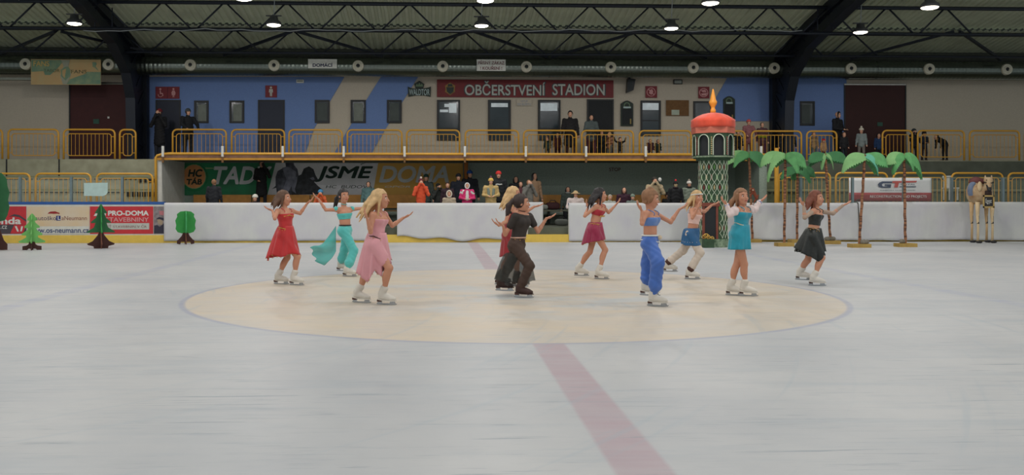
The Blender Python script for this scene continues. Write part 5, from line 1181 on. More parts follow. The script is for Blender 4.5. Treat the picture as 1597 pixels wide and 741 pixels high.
hair_mesh(t, J['H'], J['ff'], J['up'], J['sd'], J['hs'], 'long', h_blond, J['N'], (-.3, -.05, -1), .26, 16)
c = J['H'] + J['up'] * .045; pts = [Vector(c + J['sd'] * math.cos(a) * .093 * s + J['ff'] * (math.sin(a) * .109 - .012) * s + J['up'] * .012 * math.sin(a)) for a in [i * .35 for i in range(18)]]
obj('headband', MB().tube(pts, .011, 6, closed=True), m_white, t, smooth=True)
for an, k_ in ((J['anR'], J['kR']), (J['anL'], J['kL'])): cuff(J, an, k_, -.05, .22, .058, m_heel, 'boot_cover')
# ---- 9 turquoise dress
J = skater('girl skater in a bright turquoise dress with white puffed sleeves', 1.52, (1156.5, 307), (1158, 323.5), 70, 58, 55, (1156, 350), (1154, 363),
    ((1139, 335), (1133.5, 320), (1128, 314), -.2, .3), ((1178, 327), (1184.5, 315), (1193, 308.5), .4, .3), (1154, 1180, 462), (1134, 1158, 461), (1161, 412), (1149, 413), facepitch=.05)
m_tb = mat('cloth_cyan', (20, 146, 168), 0.6, var=0.12, scale=9, sheen=.3); m_slv = mat('sleeve_white', (226, 206, 204), 0.7); t = J['t']; s = J['s']
top_garment(J, 'bodice', m_tb, -.2, .72); hem = V3(at(1153.5, 388, J['Yc']))
skirt(t, 'skirt', m_tb, J['W'], (.112 * s, .10 * s), hem, (.155, .145), hz(0, 0, [(0, 0), (180, -.01)]), nf=7, amp=.012, ease=.42, trim=None)
belt(J, MATS['advert_peach'], 1.2, .118, .10, .007, 'waist_cord', drop=.04)
for sh, e, w_ in ((J['shR'], J['eR'], J['wR']), (J['shL'], J['eL'], J['wL'])):
    f = Field(*bounds([sh, e, w_], .11), .008); f.ell(sh + (e - sh) * .28, (.068 * s,) * 3, k=.02); f.cone(sh + (e - sh) * .3, e, .055 * s, .040 * s, .02); f.cone(e, w_, .042 * s, .036 * s, .02)
    f.warp(lambda X, Y, Z: .003 * np.sin(X * 90 + Z * 50)); obj('sleeve', f.mesh('sleeve', org(t)), m_slv, t); cuff(J, e, w_, .88, 1.02, .034, MATS['cloth_blue_light'])
hair_mesh(t, J['H'], J['ff'], J['up'], J['sd'], J['hs'], 'long', h_light, J['N'], (-.35, .1, -1), .20, 18)
# ---- 10 black dress right
J = skater('auburn haired girl skater in a black sequined dress, farthest right of the skaters', 1.54, (1273.5, 309), (1273, 326), 42, 42, 25, (1269.5, 354), (1267, 367),
    ((1255, 339.5), (1253.5, 321), (1247, 311.5), -.5, .3), ((1299, 333), (1314.5, 320.5), (1326, 315.5), .2, .3), (1262, 1287, 446), (1242, 1265, 437), (1282, 402), (1260, 406))
m_bs = mat('cloth_black_green', (26, 30, 28), 0.45, var=0.5, scale=25); m_mesh = mat('mesh_sleeve', (170, 146, 128), 0.7); t = J['t']; s = J['s']
top_garment(J, 'bodice', m_bs, .10, .70); hem = V3(at(1263, 391, J['Yc']))
skirt(t, 'skirt', m_bs, J['P'] + (J['W'] - J['P']) * .85, (.120 * s, .10 * s), hem, (.235, .18), hz(0, 0, [(0, .03), (40, .04), (90, -.06), (140, -.02), (180, .05), (215, -.01), (250, -.08), (285, -.16), (320, .0)]), nf=8, amp=.022, trim=(mat('sequin_grey', (150, 164, 156), 0.3, .5), 24))
belt(J, mat('coin_cord', (176, 150, 122), 0.5), .95, .122, .10, .007, coins=14, drop=.05)
for sh, e, w_ in ((J['shR'], J['eR'], J['wR']), (J['shL'], J['eL'], J['wL'])):
    f = Field(*bounds([sh, e, w_], .08), .008); f.cone(sh, e, .041 * s, .031 * s, .02); f.cone(e, w_, .032 * s, .024 * s, .02); obj('mesh_sleeve', f.mesh('mesh_sleeve', org(t)), m_mesh, t)
hair_mesh(t, J['H'], J['ff'], J['up'], J['sd'], J['hs'], 'long', h_auburn, J['N'], (-.3, .05, -1), .22, 20)

# ================================================================== PROPS ON THE ICE
m_g1 = mat('card_green', (36, 122, 62), 0.8, var=0.12); m_g2 = mat('card_green_light', (112, 178, 98), 0.8, var=0.1); m_g3 = mat('card_green_dark', (40, 96, 58), 0.8, var=0.12); m_g4 = mat('card_green_bright', (50, 142, 66), 0.8, var=0.1)
m_br = mat('card_brown', (66, 34, 28), 0.8, var=0.15); m_br2 = mat('card_brown_light', (104, 62, 44), 0.8, var=0.15)
def paper_tree(px, by, crown, trunk, mats, label, yaw=18, name='paper_tree'):
    """two interlocking card outlines; crown/trunk: [(dx px, y px)] right half outlines, mirrored"""
    o = ice(px, by); o.z = 0; t = thing(name, o, label, 'tree', 'paper trees on the ice'); sc_ = 1.0 / (FPX / ((o.y - CY) * math.cos(YAW) + (o.x - CX) * math.sin(YAW)))
    for k, (az_, mc, mt) in enumerate(((yaw, mats[0], mats[2]), (yaw + 90, mats[1], mats[3]))):
        u = Vector((math.cos(R(az_)), math.sin(R(az_)), 0)); st_ = 1 / max(.35, abs(math.cos(R(az_)))) if k == 0 else 1.0
        for nm, ol, m, th in (('crown_sheet', crown, mc, .018), ('trunk_sheet', trunk, mt, .022)):
            pts = [(dx * sc_, (by - y) * sc_) for dx, y in ol]; P = pts + [(-x, z) for x, z in pts[::-1]]
            obj(nm, MB().prism(P, o, u, (0, 0, 1), th), m, t)
    return t
def lobes(n, w0, w1, y0, y1, sharp=False):
    out = [(0.3, y0)]
    for i in range(n):
        a = y0 + (y1 - y0) * i / n; b = y0 + (y1 - y0) * (i + 1) / n; w_ = w0 + (w1 - w0) * (i + 1) / n; wi = w_ * .55
        if sharp: out += [(w_ * .5, a + (b - a) * .45), (w_, b - (b - a) * .12), (w_ * .96, b), (wi, b - (b - a) * .02)]
        else: out += [(w_ * .45, a + (b - a) * .25), (w_ * .70, a + (b - a) * .5), (w_, a + (b - a) * .75), (w_ * .96, a + (b - a) * .95), (wi, b)]
    return out
paper_tree(50, 390, lobes(4, 3, 19, 333, 379), [(4, 377), (5, 381), (8, 383), (13.5, 384), (13.5, 390), (7, 390), (5, 388)], (m_g2, m_g2, m_br, m_br), 'pale green paper fir on a dark foot in front of the driving school advert')
paper_tree(157.5, 387.5, lobes(3, 3, 20.5, 318, 363, True), [(3, 362), (5, 367), (12, 376), (20, 380), (19, 382), (11, 384), (10, 387.5)], (m_g3, m_g4, m_br, m_br2), 'tall dark green paper fir in front of the PRO-DOMA advert', yaw=24)
paper_tree(289.5, 381, [(0, 329), (8, 330), (13, 334), (12.5, 338), (15.5, 344), (14, 351), (15, 357), (12, 362), (6, 364), (2, 364)], [(4, 363), (6, 368), (11, 374), (13, 375), (13, 380), (8, 381), (7, 377), (3, 377)], (m_g4, mat('card_green_mint', (70, 166, 100), 0.8), m_br, m_br2), 'small round green paper tree in front of the white cloth', yaw=20)
paper_tree(-8, 391, [(0, 268), (10, 270), (17, 279), (18, 290), (21, 300), (19, 312), (21, 324), (18, 336), (14, 344), (4, 346)], [(5, 344), (8, 360), (13, 375), (18, 381), (18, 390), (6, 390)], (m_g3, m_g1, m_br, m_br), 'big round dark green paper tree cut by the left edge', yaw=10)

# ---- palms
m_leafs = [mat('leaf_green', (84, 146, 88), 0.8, var=0.15), mat('leaf_light', (120, 168, 108), 0.8, var=0.1), mat('leaf_teal', (92, 166, 138), 0.8, var=0.1), mat('leaf_dark', (62, 120, 74), 0.8, var=0.12)]
def trunk_mat():
    m = bpy.data.materials.new('palm_trunk_wrap'); m.use_nodes = True; nt = m.node_tree; b = nt.nodes['Principled BSDF']; tc = nt.nodes.new('ShaderNodeTexCoord'); mp = nt.nodes.new('ShaderNodeMapping'); mp.inputs['Scale'].default_value = (1, 1, 9)
    v = nt.nodes.new('ShaderNodeTexVoronoi'); v.inputs['Scale'].default_value = 3.0; cr = nt.nodes.new('ShaderNodeValToRGB'); e = cr.color_ramp.elements; e[0].position = .25; e[0].color = (*srgb((70, 40, 32)), 1); e[1].position = .6; e[1].color = (*srgb((150, 104, 74)), 1)
    nt.links.new(tc.outputs['Object'], mp.inputs[0]); nt.links.new(mp.outputs[0], v.inputs['Vector']); nt.links.new(v.outputs['Distance'], cr.inputs[0]); nt.links.new(cr.outputs[0], b.inputs['Base Color']); b.inputs['Roughness'].default_value = .9; return m
m_trunk = trunk_mat(); m_pbase = mat('palm_base_ochre', (168, 138, 72), 0.8, var=0.12); m_stone = mat('weight_stone', (122, 116, 104), 0.9, var=0.2)
def palm(bx_, by_, tx, ty, leaves, label, bw=13, stones=(6,)):
    o = ice(bx_, by_ - 2); o.z = 0; t = thing('paper_palm', o, label, 'palm', 'paper palms on the ice'); T = at(tx, ty, o.y); h_ = .10
    obj('base_block', MB().box(o.x - bw / 57, o.x + bw / 57, o.y - .17, o.y + .17, 0, h_), m_pbase, t)
    A = Vector((o.x + (at(bx_, by_, o.y).x - o.x), o.y, h_)); n = 16; pts = [A.lerp(T, i / n) + Vector((.008 * math.sin(i * 2.1), 0, 0)) for i in range(n + 1)]
    obj('trunk', MB().tube(pts, [.034 + .005 * (i % 2) for i in range(n + 1)], 10), m_trunk, t)
    for q in stones:
        c = Vector((o.x + q / 57, o.y - .05, h_ + .05)); mb = MB(); mb.ball(c, (.09, .07, .07), 7, 5); mb.v = [(x + .02 * math.sin(y * 90), y, max(h_, z + .015 * math.sin(x * 70))) for x, y, z in mb.v]; obj('stone', mb, m_stone, t)
    for i, (az_, L, droop, wd, mi) in enumerate(leaves):
        d = Vector((math.cos(R(az_)), math.sin(R(az_)), 0)); sd = Vector((-d.y, d.x, 0)); mb = MB(); ns = 22; vs = []; fs = []
        for k in range(ns + 1):
            u = k / ns; c = T + d * (L * 1.12 * math.sin(u * 1.45)) + Vector((0, 0, .16 * math.sin(u * 2.4) * L * 1.6 - droop * u * u)); w_ = wd * 1.6 * (math.sin(math.pi * min(1, u * .86 + .10)) ** .7) * (1.0 if k % 2 else .88)
            sagg = 1.1 * w_
            vs += [c - sd * w_ * .5 - Vector((0, 0, sagg)), c, c + sd * w_ * .5 - Vector((0, 0, sagg))]
        for k in range(ns):
            a = k * 3; fs += [(a, a + 1, a + 4, a + 3), (a + 1, a + 2, a + 5, a + 4)]
        mb.add(vs, fs); obj('leaf', mb, m_leafs[mi], t, solid=.012)
    return t
palm(1173.5, 380, 1168, 238, [(182, .62, .42, .20, 1), (200, .5, .5, .16, 0), (-10, .46, .45, .17, 3), (60, .5, .3, .16, 0), (100, .5, .3, .15, 3), (-60, .4, .5, .15, 3)], 'paper palm nearest the painted tower, with a brown plush on its trunk', stones=())
palm(1223, 386, 1225, 240, [(185, .66, .42, .19, 1), (200, .55, .85, .14, 1), (0, .52, .38, .24, 0), (30, .6, .5, .2, 3), (100, .5, .4, .16, 0), (-70, .45, .6, .15, 0)], 'paper palm left of the black dressed skater, its base on the open ice', stones=())
palm(1243, 380.5, 1244, 262, [(175, .45, .4, .16, 3), (5, .5, .3, .18, 3), (80, .5, .4, .16, 0), (-60, .4, .5, .14, 3)], 'short paper palm set close to the white cloth, its crown under its neighbour', stones=())
palm(1295, 382.5, 1287, 240, [(180, .45, .26, .18, 3), (215, .16, .48, .09, 1), (-25, .20, .48, .08, 1), (5, .60, .32, .20, 3), (60, .5, .3, .16, 0), (120, .5, .4, .16, 3)], 'leaning paper palm right of the black dressed skater', bw=14, stones=(-6, 2))
palm(1340, 388, 1349, 241, [(186, .60, .55, .20, 1), (165, .5, .5, .18, 0), (0, .55, .36, .22, 0), (-20, .30, .60, .12, 2), (40, .6, .6, .16, 0), (100, .5, .4, .16, 0)], 'paper palm in front of the left end of the sponsor banner', bw=15, stones=(5, 9))
palm(1412, 387, 1410, 240, [(182, .48, .30, .20, 1), (200, .36, .6, .15, 0), (-8, .42, .72, .22, 0), (25, .5, .5, .16, 1), (110, .5, .4, .16, 0), (-60, .25, .5, .1, 0)], 'paper palm in front of the right end of the sponsor banner, farthest from the tower', bw=14.5, stones=(-7,))
# brown plush on the first palm
o = at(1174, 296, ice(1173.5, 378).y - .07); t = thing('plush_toy', o, 'brown plush animal clinging to the palm trunk behind the turquoise dressed skater', 'toy')
f = Field(*bounds([V3(o) + (-.2, -.1, -.5), V3(o) + (.2, .1, .15)], .05), .012); o3 = V3(o)
f.ell(o3 + (.0, 0, 0), (.055, .05, .06)); f.cone(o3 + (.02, 0, -.05), o3 + (.12, 0, -.26), .05, .045, .02); f.cone(o3 + (.02, 0, -.05), o3 + (-.07, .02, -.2), .025, .02, .01); f.cone(o3 + (.12, 0, -.26), o3 + (.05, 0, -.36), .03, .022, .01); f.cone(o3 + (.12, 0, -.26), o3 + (.17, 0, -.16), .028, .02, .01); f.cone(o3 + (.1, 0, -.28), o3 + (.02, .03, -.46), .018, .012, .01)
obj('body', f.mesh('body', org(t)), mat('plush_brown', (132, 66, 44), 0.9, var=0.25, scale=14), t); obj('muzzle', MB().ball(o + Vector((-.01, -.05, -.01)), (.025, .02, .02), 8, 6), MATS['advert_peach'], t, smooth=True)

# ---- painted tower
ty0 = ice(1113, 386).y + .36; TX = ax(1112, ty0); DT = 0
tw = thing('painted_tower', (TX, ty0, 0), 'painted stage tower with lattice walls, arched gallery and orange cloth roof', 'tower')
def hz_(py): return az(py, ty0 - .36, 1112)
def octo(r, rot=22.5): return [(TX + r * math.cos(R(45 * i + rot)), ty0 + r * math.sin(R(45 * i + rot))) for i in range(8)]
def oprism(mb, r, z0, z1):
    P = octo(r); return mb.add([(x, y, z0) for x, y in P] + [(x, y, z1) for x, y in P], [tuple(range(7, -1, -1)), tuple(range(8, 16))] + [(i, (i+1) % 8, 8 + (i+1) % 8, 8 + i) for i in range(8)])
zA, zB, zC, zD = hz_(373), hz_(247), hz_(207), hz_(198)
m_tg = mat('tower_green', (52, 78, 54), 0.8, var=0.25, scale=9); m_tl = mat('tower_line', (196, 206, 184), 0.7); m_tr = mat('tower_maroon', (112, 40, 40), 0.8, var=.2); m_tlg = mat('tower_lime', (86, 134, 66), 0.8, var=.2); m_tan = mat('tower_tan', (170, 150, 110), 0.8)
rc_ = .395
obj('shaft', oprism(MB(), rc_, zA - .02, zB), m_tg, tw); obj('plinth', oprism(MB(), rc_ + .05, 0, zA), mat('plinth_green', (62, 92, 66), 0.8, rgb2=(150, 168, 140), scale=14), tw)
obj('cornice', oprism(oprism(MB(), rc_ + .07, zB - .05, zB), rc_ + .14, zB, zB + .05), m_tg, tw)
def onface(u, z, r, off=.006):
    """point on the octagon of circumradius r; u in faces (0..8), face 0 looks at the rink"""
    k = int(math.floor(u)); fr_ = u - k; a0 = -90 - 22.5 + 45 * k; p0_ = Vector((math.cos(R(a0)), math.sin(R(a0)))) * r; p1_ = Vector((math.cos(R(a0 + 45)), math.sin(R(a0 + 45)))) * r; p = p0_.lerp(p1_, fr_); n = Vector((math.cos(R(a0 + 22.5)), math.sin(R(a0 + 22.5)))) * off; return Vector((TX + p.x + n.x, ty0 + p.y + n.y, z))
for u0 in [i * .5 for i in range(-4, 6)]:
    for sg in (-1, 1):
        pts = []; n = 44; zlo = zA + .02
        for i in range(n + 1):
            z = zlo + (zB - .06 - zlo) * i / n; u = u0 + .25 + sg * .23 * math.cos((z - zlo) / .56 * 2 * math.pi)
            if -.55 < u < .70 and z < hz_(318) + .02: 
                if len(pts) > 2: obj('lattice_line', MB().tube(pts, .0075, 4), m_tl, tw)
                pts = []; continue
            pts.append(onface(u + 8 if u < 0 else u, z, rc_, .008))
        if len(pts) > 2: obj('lattice_line', MB().tube(pts, .0075, 4), m_tl, tw)
i_ = 0
for u0 in [i * .5 for i in range(-4, 6)]:
    for k in range(9):
        z = zA + .02 + .28 * k; u = u0 + (0.25 if k % 2 else 0.0) + .0; i_ += 1
        if z > zB - .15 or (z < hz_(318) + .15 and -.55 < u < .75) or z < zA + .1: continue
        mm = (m_tr, m_tlg, m_tan)[(k + int(u0 * 2)) % 3]; q = [onface((u + du) % 8, z + dz_, rc_, .005) for du, dz_ in ((-.10, 0), (0, -.085), (.10, 0), (0, .085))]
        mb = MB().add([tuple(v) for v in q] + [tuple(onface((u + du * .9) % 8, z + dz_ * .9, rc_, .012)) for du, dz_ in ((-.10, 0), (0, -.085), (.10, 0), (0, .085))], [(0, 1, 5, 4), (1, 2, 6, 5), (2, 3, 7, 6), (3, 0, 4, 7), (4, 5, 6, 7)]); obj('painted_diamond', mb, mm, tw)
# doorway
dx0, dx1 = ax(1099, ty0 - .38), ax(1116.5, ty0 - .38); yd = ty0 - rc_ * math.cos(R(22.5)); dzt = hz_(322)
obj('doorway', MB().box(dx0, dx1, yd - .015, yd + .01, zA + .02, dzt), m_dark, tw)
obj('door_frame', MB().box(dx0 - .06, dx0, yd - .03, yd + .02, zA, dzt + .09).box(dx1, dx1 + .06, yd - .03, yd + .02, zA, dzt + .09).box(dx0 - .10, dx1 + .10, yd - .04, yd + .02, dzt, dzt + .10), mat('door_frame_brown', (120, 62, 48), 0.8, var=.15), tw)
rg = .56
obj('gallery_core', oprism(MB(), rg - .05, zB + .05, zC), m_dark, tw)
mbp = MB()
for k in range(8):
    for (u0, u1) in ((k, k + .13), (k + .87, k + .9999)):
        q = [onface((u0) % 8, z, rg, .0) for z in (zB + .05, zC)] + [onface((u1) % 8, z, rg, .0) for z in (zC, zB + .05)]
        qi = [onface((u0) % 8, z, rg - .05, .0) for z in (zB + .05, zC)] + [onface((u1) % 8, z, rg - .05, .0) for z in (zC, zB + .05)]
        obj('pillar', MB().add([tuple(v) for v in q + qi], [(0, 3, 2, 1), (4, 5, 6, 7), (0, 1, 5, 4), (1, 2, 6, 5), (2, 3, 7, 6), (3, 0, 4, 7)]), m_tg, tw)
    # arch spandrel and white outline
    z1 = zC - .03; r_ = .36; n = 10; top = []; arc = [(k + .5 - r_ * math.cos(math.pi * i / n), z1 - .19 + .17 * math.sin(math.pi * i / n)) for i in range(n + 1)]
    mb = MB(); vs = []
    for (u, z) in arc: vs += [tuple(onface(u % 8, z, rg, .0)), tuple(onface(u % 8, zC, rg, .0))]
    mb.add(vs, [(2*i, 2*i+2, 2*i+3, 2*i+1) for i in range(n)]); obj('spandrel', mb, m_tg, tw, solid=.01)
    path = [onface((k + .14) % 8, zB + .09, rg, .012)] + [onface(u % 8, z, rg, .012) for u, z in arc] + [onface((k + .86) % 8, zB + .09, rg, .012)]
    obj('arch_outline', MB().tube(path, .013, 5), m_tl, tw)
    for uu in (k + .03,):
        mb = MB(); 
        for j in range(9): 
            c = onface(uu % 8, zB + .12 + j * (zC - zB - .2) / 9, rg, .014); mb.ball(c, (.022, .012, .022), 6, 4)
        q = obj('pillar_dots', mb, (m_tan, m_tr)[k % 2], tw); q['kind'] = 'stuff'
obj('gallery_sill', oprism(MB(), rg + .02, zB + .03, zB + .07), mat('sill_pale', (150, 166, 140), 0.8, rgb2=(90, 110, 84), scale=16), tw)
obj('roof_band', oprism(MB(), rg + .035, zC - .01, zD), mat('roof_band_pink', (190, 104, 84), 0.8), tw)
m_or = mat('roof_orange', (214, 70, 40), 0.75, var=0.1, sheen=.3)
zt_ = hz_(174); hh = zt_ - zD
def rib(t_, i): return (.018 * math.sin(t_ * 8 + 1) + .012 * math.sin(t_ * 19)) * (0.4 if i < 3 else 1.2)
obj('cloth_roof', MB().lathe([(rg + .03, 0), (rg + .05, hh * .12), (rg + .04, hh * .38), (rg + .045, hh * .48), (rg * .92, hh * .62), (rg * .75, hh * .77), (rg * .52, hh * .90), (rg * .25, hh * .98), (.06, hh * 1.0), (.0, hh)], (TX, ty0, zD), 72, ribs=rib), m_or, tw, smooth=True)
zf = hz_(137) - zt_
obj('finial', MB().lathe([(.075, -.03), (.075, .08), (.05, .12), (.06, .17), (.10, .24), (.115, .30), (.08, .36), (.07, .42), (.055, .48), (.03, .60), (.016, zf), (0, zf + .01)], (TX, ty0, zt_), 16), mat('finial_orange', (224, 146, 44), 0.5), tw, smooth=True)
# treasure heap at the doorway
o = at(1104, 374, yd - .14); o.z = 0; t = thing('treasure_heap', (o.x, o.y, 0), 'little heap of gold coloured chains in a basket at the tower doorway', 'basket')
zz = az(373, yd - .14, 1104); obj('box', MB().box(o.x - .14, o.x + .15, o.y - .08, o.y + .08, 0, zz), m_tg, t)
for i in range(7):
    c = Vector((o.x - .10 + .035 * i, o.y - .02 * (i % 2), zz + .05 + .05 * math.sin(i * .9 + .3))); pts = [c + Vector((.055 * math.cos(a), .015 * math.sin(a * 2), .05 * math.sin(a))) for a in [j * .7 for j in range(9)]]
    obj('gold_chain', MB().tube(pts, .011, 6, closed=True), m_gold, t, smooth=True)

# ---- wooden camel figure
YC = 14.25; a = at(1531, 378, YC); t = thing('camel_figure', (a.x, YC, 0), 'tall four legged camel figure of pale wood with maroon saddle and black sign', 'sculpture')
m_cw = mat('camel_wood', (196, 164, 122), 0.8, var=0.15, scale=5); m_cw2 = mat('camel_wood_pale', (216, 190, 150), 0.8, var=0.12, scale=5); m_hoof = mat('hoof_black', (34, 32, 34), 0.6)
def cz(py): return az(py, YC, 1530)
def cx_(px, dy=0.0): return ax(px, YC + dy)
for (px, dy, top, m_) in ((1515.5, .0, 315, m_cw), (1525, -.32, 315, m_cw2), (1538.5, .05, 320, m_cw), (1547.5, -.25, 320, m_cw2)):
    x = cx_(px, dy); y = YC + dy
    lg = obj('leg', MB().tube([(x, y, .03), (x + .01, y, .5), (x - .01, y, .8), (x, y, cz(top))], [.036, .032, .044, .070], 8), m_, t, smooth=True)
    obj('dark_patch', MB().tube([(x + .005, y, .58), (x - .004, y, .78), (x - .008, y, .92)], [.036, .041, .044], 8), m_hoof, lg, smooth=True); obj('hoof', MB().ball((x + .02, y - .03, .035), (.09, .10, .04), 10, 6), m_hoof, lg, smooth=True)
f = Field((cx_(1478), YC - .8, cz(335)), (cx_(1562), YC + .6, cz(258)), .016)
f.ell((cx_(1527, -.06), YC - .06, cz(304)), (.32, .42, .30), k=.03); f.ell((cx_(1522, -.02), YC - .02, cz(287)), (.17, .20, .18), k=.06); f.ell((cx_(1519, -.08), YC - .08, cz(298)), (.17, .30, .26), k=.05)
f.cone((cx_(1540, -.34), YC - .34, cz(306)), (cx_(1541, -.44), YC - .44, cz(285)), .15, .10, .06); f.ell((cx_(1541.5, -.48), YC - .48, cz(281.5)), (.115, .15, .095), k=.04); f.cone((cx_(1542, -.54), YC - .54, cz(284)), (cx_(1543, -.66), YC - .66, cz(293)), .085, .055, .03)
for q in (1536.5, 1546.5): f.cone((cx_(q, -.42), YC - .42, cz(279)), (cx_(q, -.40), YC - .40, cz(274.5)), .03, .018, .02)
obj('body', f.mesh('body', org(t)), mat('camel_patchy', (214, 192, 156), 0.85, rgb2=(158, 118, 80), scale=4), t)
f = Field((cx_(1478), YC - .7, cz(310)), (cx_(1562), YC + .5, cz(258)), .016); f.ell((cx_(1522, -.02), YC - .02, cz(286)), (.195, .225, .20), k=.04); f.ell((cx_(1531, -.05), YC - .05, cz(284)), (.17, .20, .10), k=.06)
f.cut(lambda X, Y, Z: cz(286) - Z + .02 * np.sin(X * 30)); obj('saddle_cloth', f.mesh('saddle_cloth', org(t)), mat('saddle_maroon', (104, 58, 58), 0.85, var=.15), t)
obj('tassel', MB().ball((cx_(1528, -.40), YC - .40, cz(291)), (.07, .04, .15), 12, 8), m_cw2, t, smooth=True)
f = Field((cx_(1478), YC - .7, cz(312)), (cx_(1530), YC + .4, cz(270)), .016); f.ell((cx_(1518.5, -.08), YC - .08, cz(297)), (.185, .315, .275)); f.cut(lambda X, Y, Z: np.maximum(X - cx_(1515), np.abs(Y - YC + .15) - .10 + 0 * Z)); obj('side_rug', f.mesh('side_rug', org(t)), mat('rug_blue', (110, 124, 150), 0.8, var=.2), t)
f = Field((cx_(1508), YC - .85, cz(312)), (cx_(1556, -.2), YC - .2, cz(280)), .012); f.cone((cx_(1542, -.56), YC - .56, cz(287)), (cx_(1543, -.68), YC - .68, cz(296)), .082, .062, .03); f.cut(lambda X, Y, Z: Z - cz(288.5) + 0 * X); obj('muzzle', f.mesh('muzzle', org(t)), m_hoof, t)
obj('bridle', MB().tube([(cx_(1542, -.5) + .12 * math.cos(a), YC - .5 + .15 * math.sin(a), cz(285) + .02 * math.sin(a)) for a in [i * .45 for i in range(14)]], .014, 6, closed=True), m_hoof, t, smooth=True)
for q in (1538.5, 1545): obj('eye', MB().ball((cx_(q, -.60), YC - .60, cz(281.5)), .016, 8, 6), m_hoof, t, smooth=True)
obj('chest_dark_piece', MB().tube([(cx_(1541, -.46), YC - .46, cz(299)), (cx_(1541, -.50), YC - .50, cz(305))], .10, 10), mat('camel_dark_brown', (60, 44, 38), 0.85), t, smooth=True)  # short dark brown tube at the chest, below the muzzle
sgn = obj('sign_board', MB().box(cx_(1534, -.62), cx_(1549.5, -.62), YC - .62, YC - .59, cz(322), cz(306)), m_hoof, t)
fr_ = MB(); 
for q in ((1533, 1550.5, 307, 304.5), (1533, 1550.5, 324, 321.5), (1533, 1535, 324, 304.5), (1548.5, 1550.5, 324, 304.5)): fr_.box(cx_(q[0], -.62), cx_(q[1], -.62), YC - .635, YC - .615, cz(q[2]), cz(q[3]))
obj('gold_frame', fr_, mat('frame_gold', (176, 148, 90), 0.6), sgn); text('Egypt', m_white, sgn, cx_(1537, -.62), cx_(1546.5, -.62), cz(318.5), cz(310), YC - .625, bold=0.0)

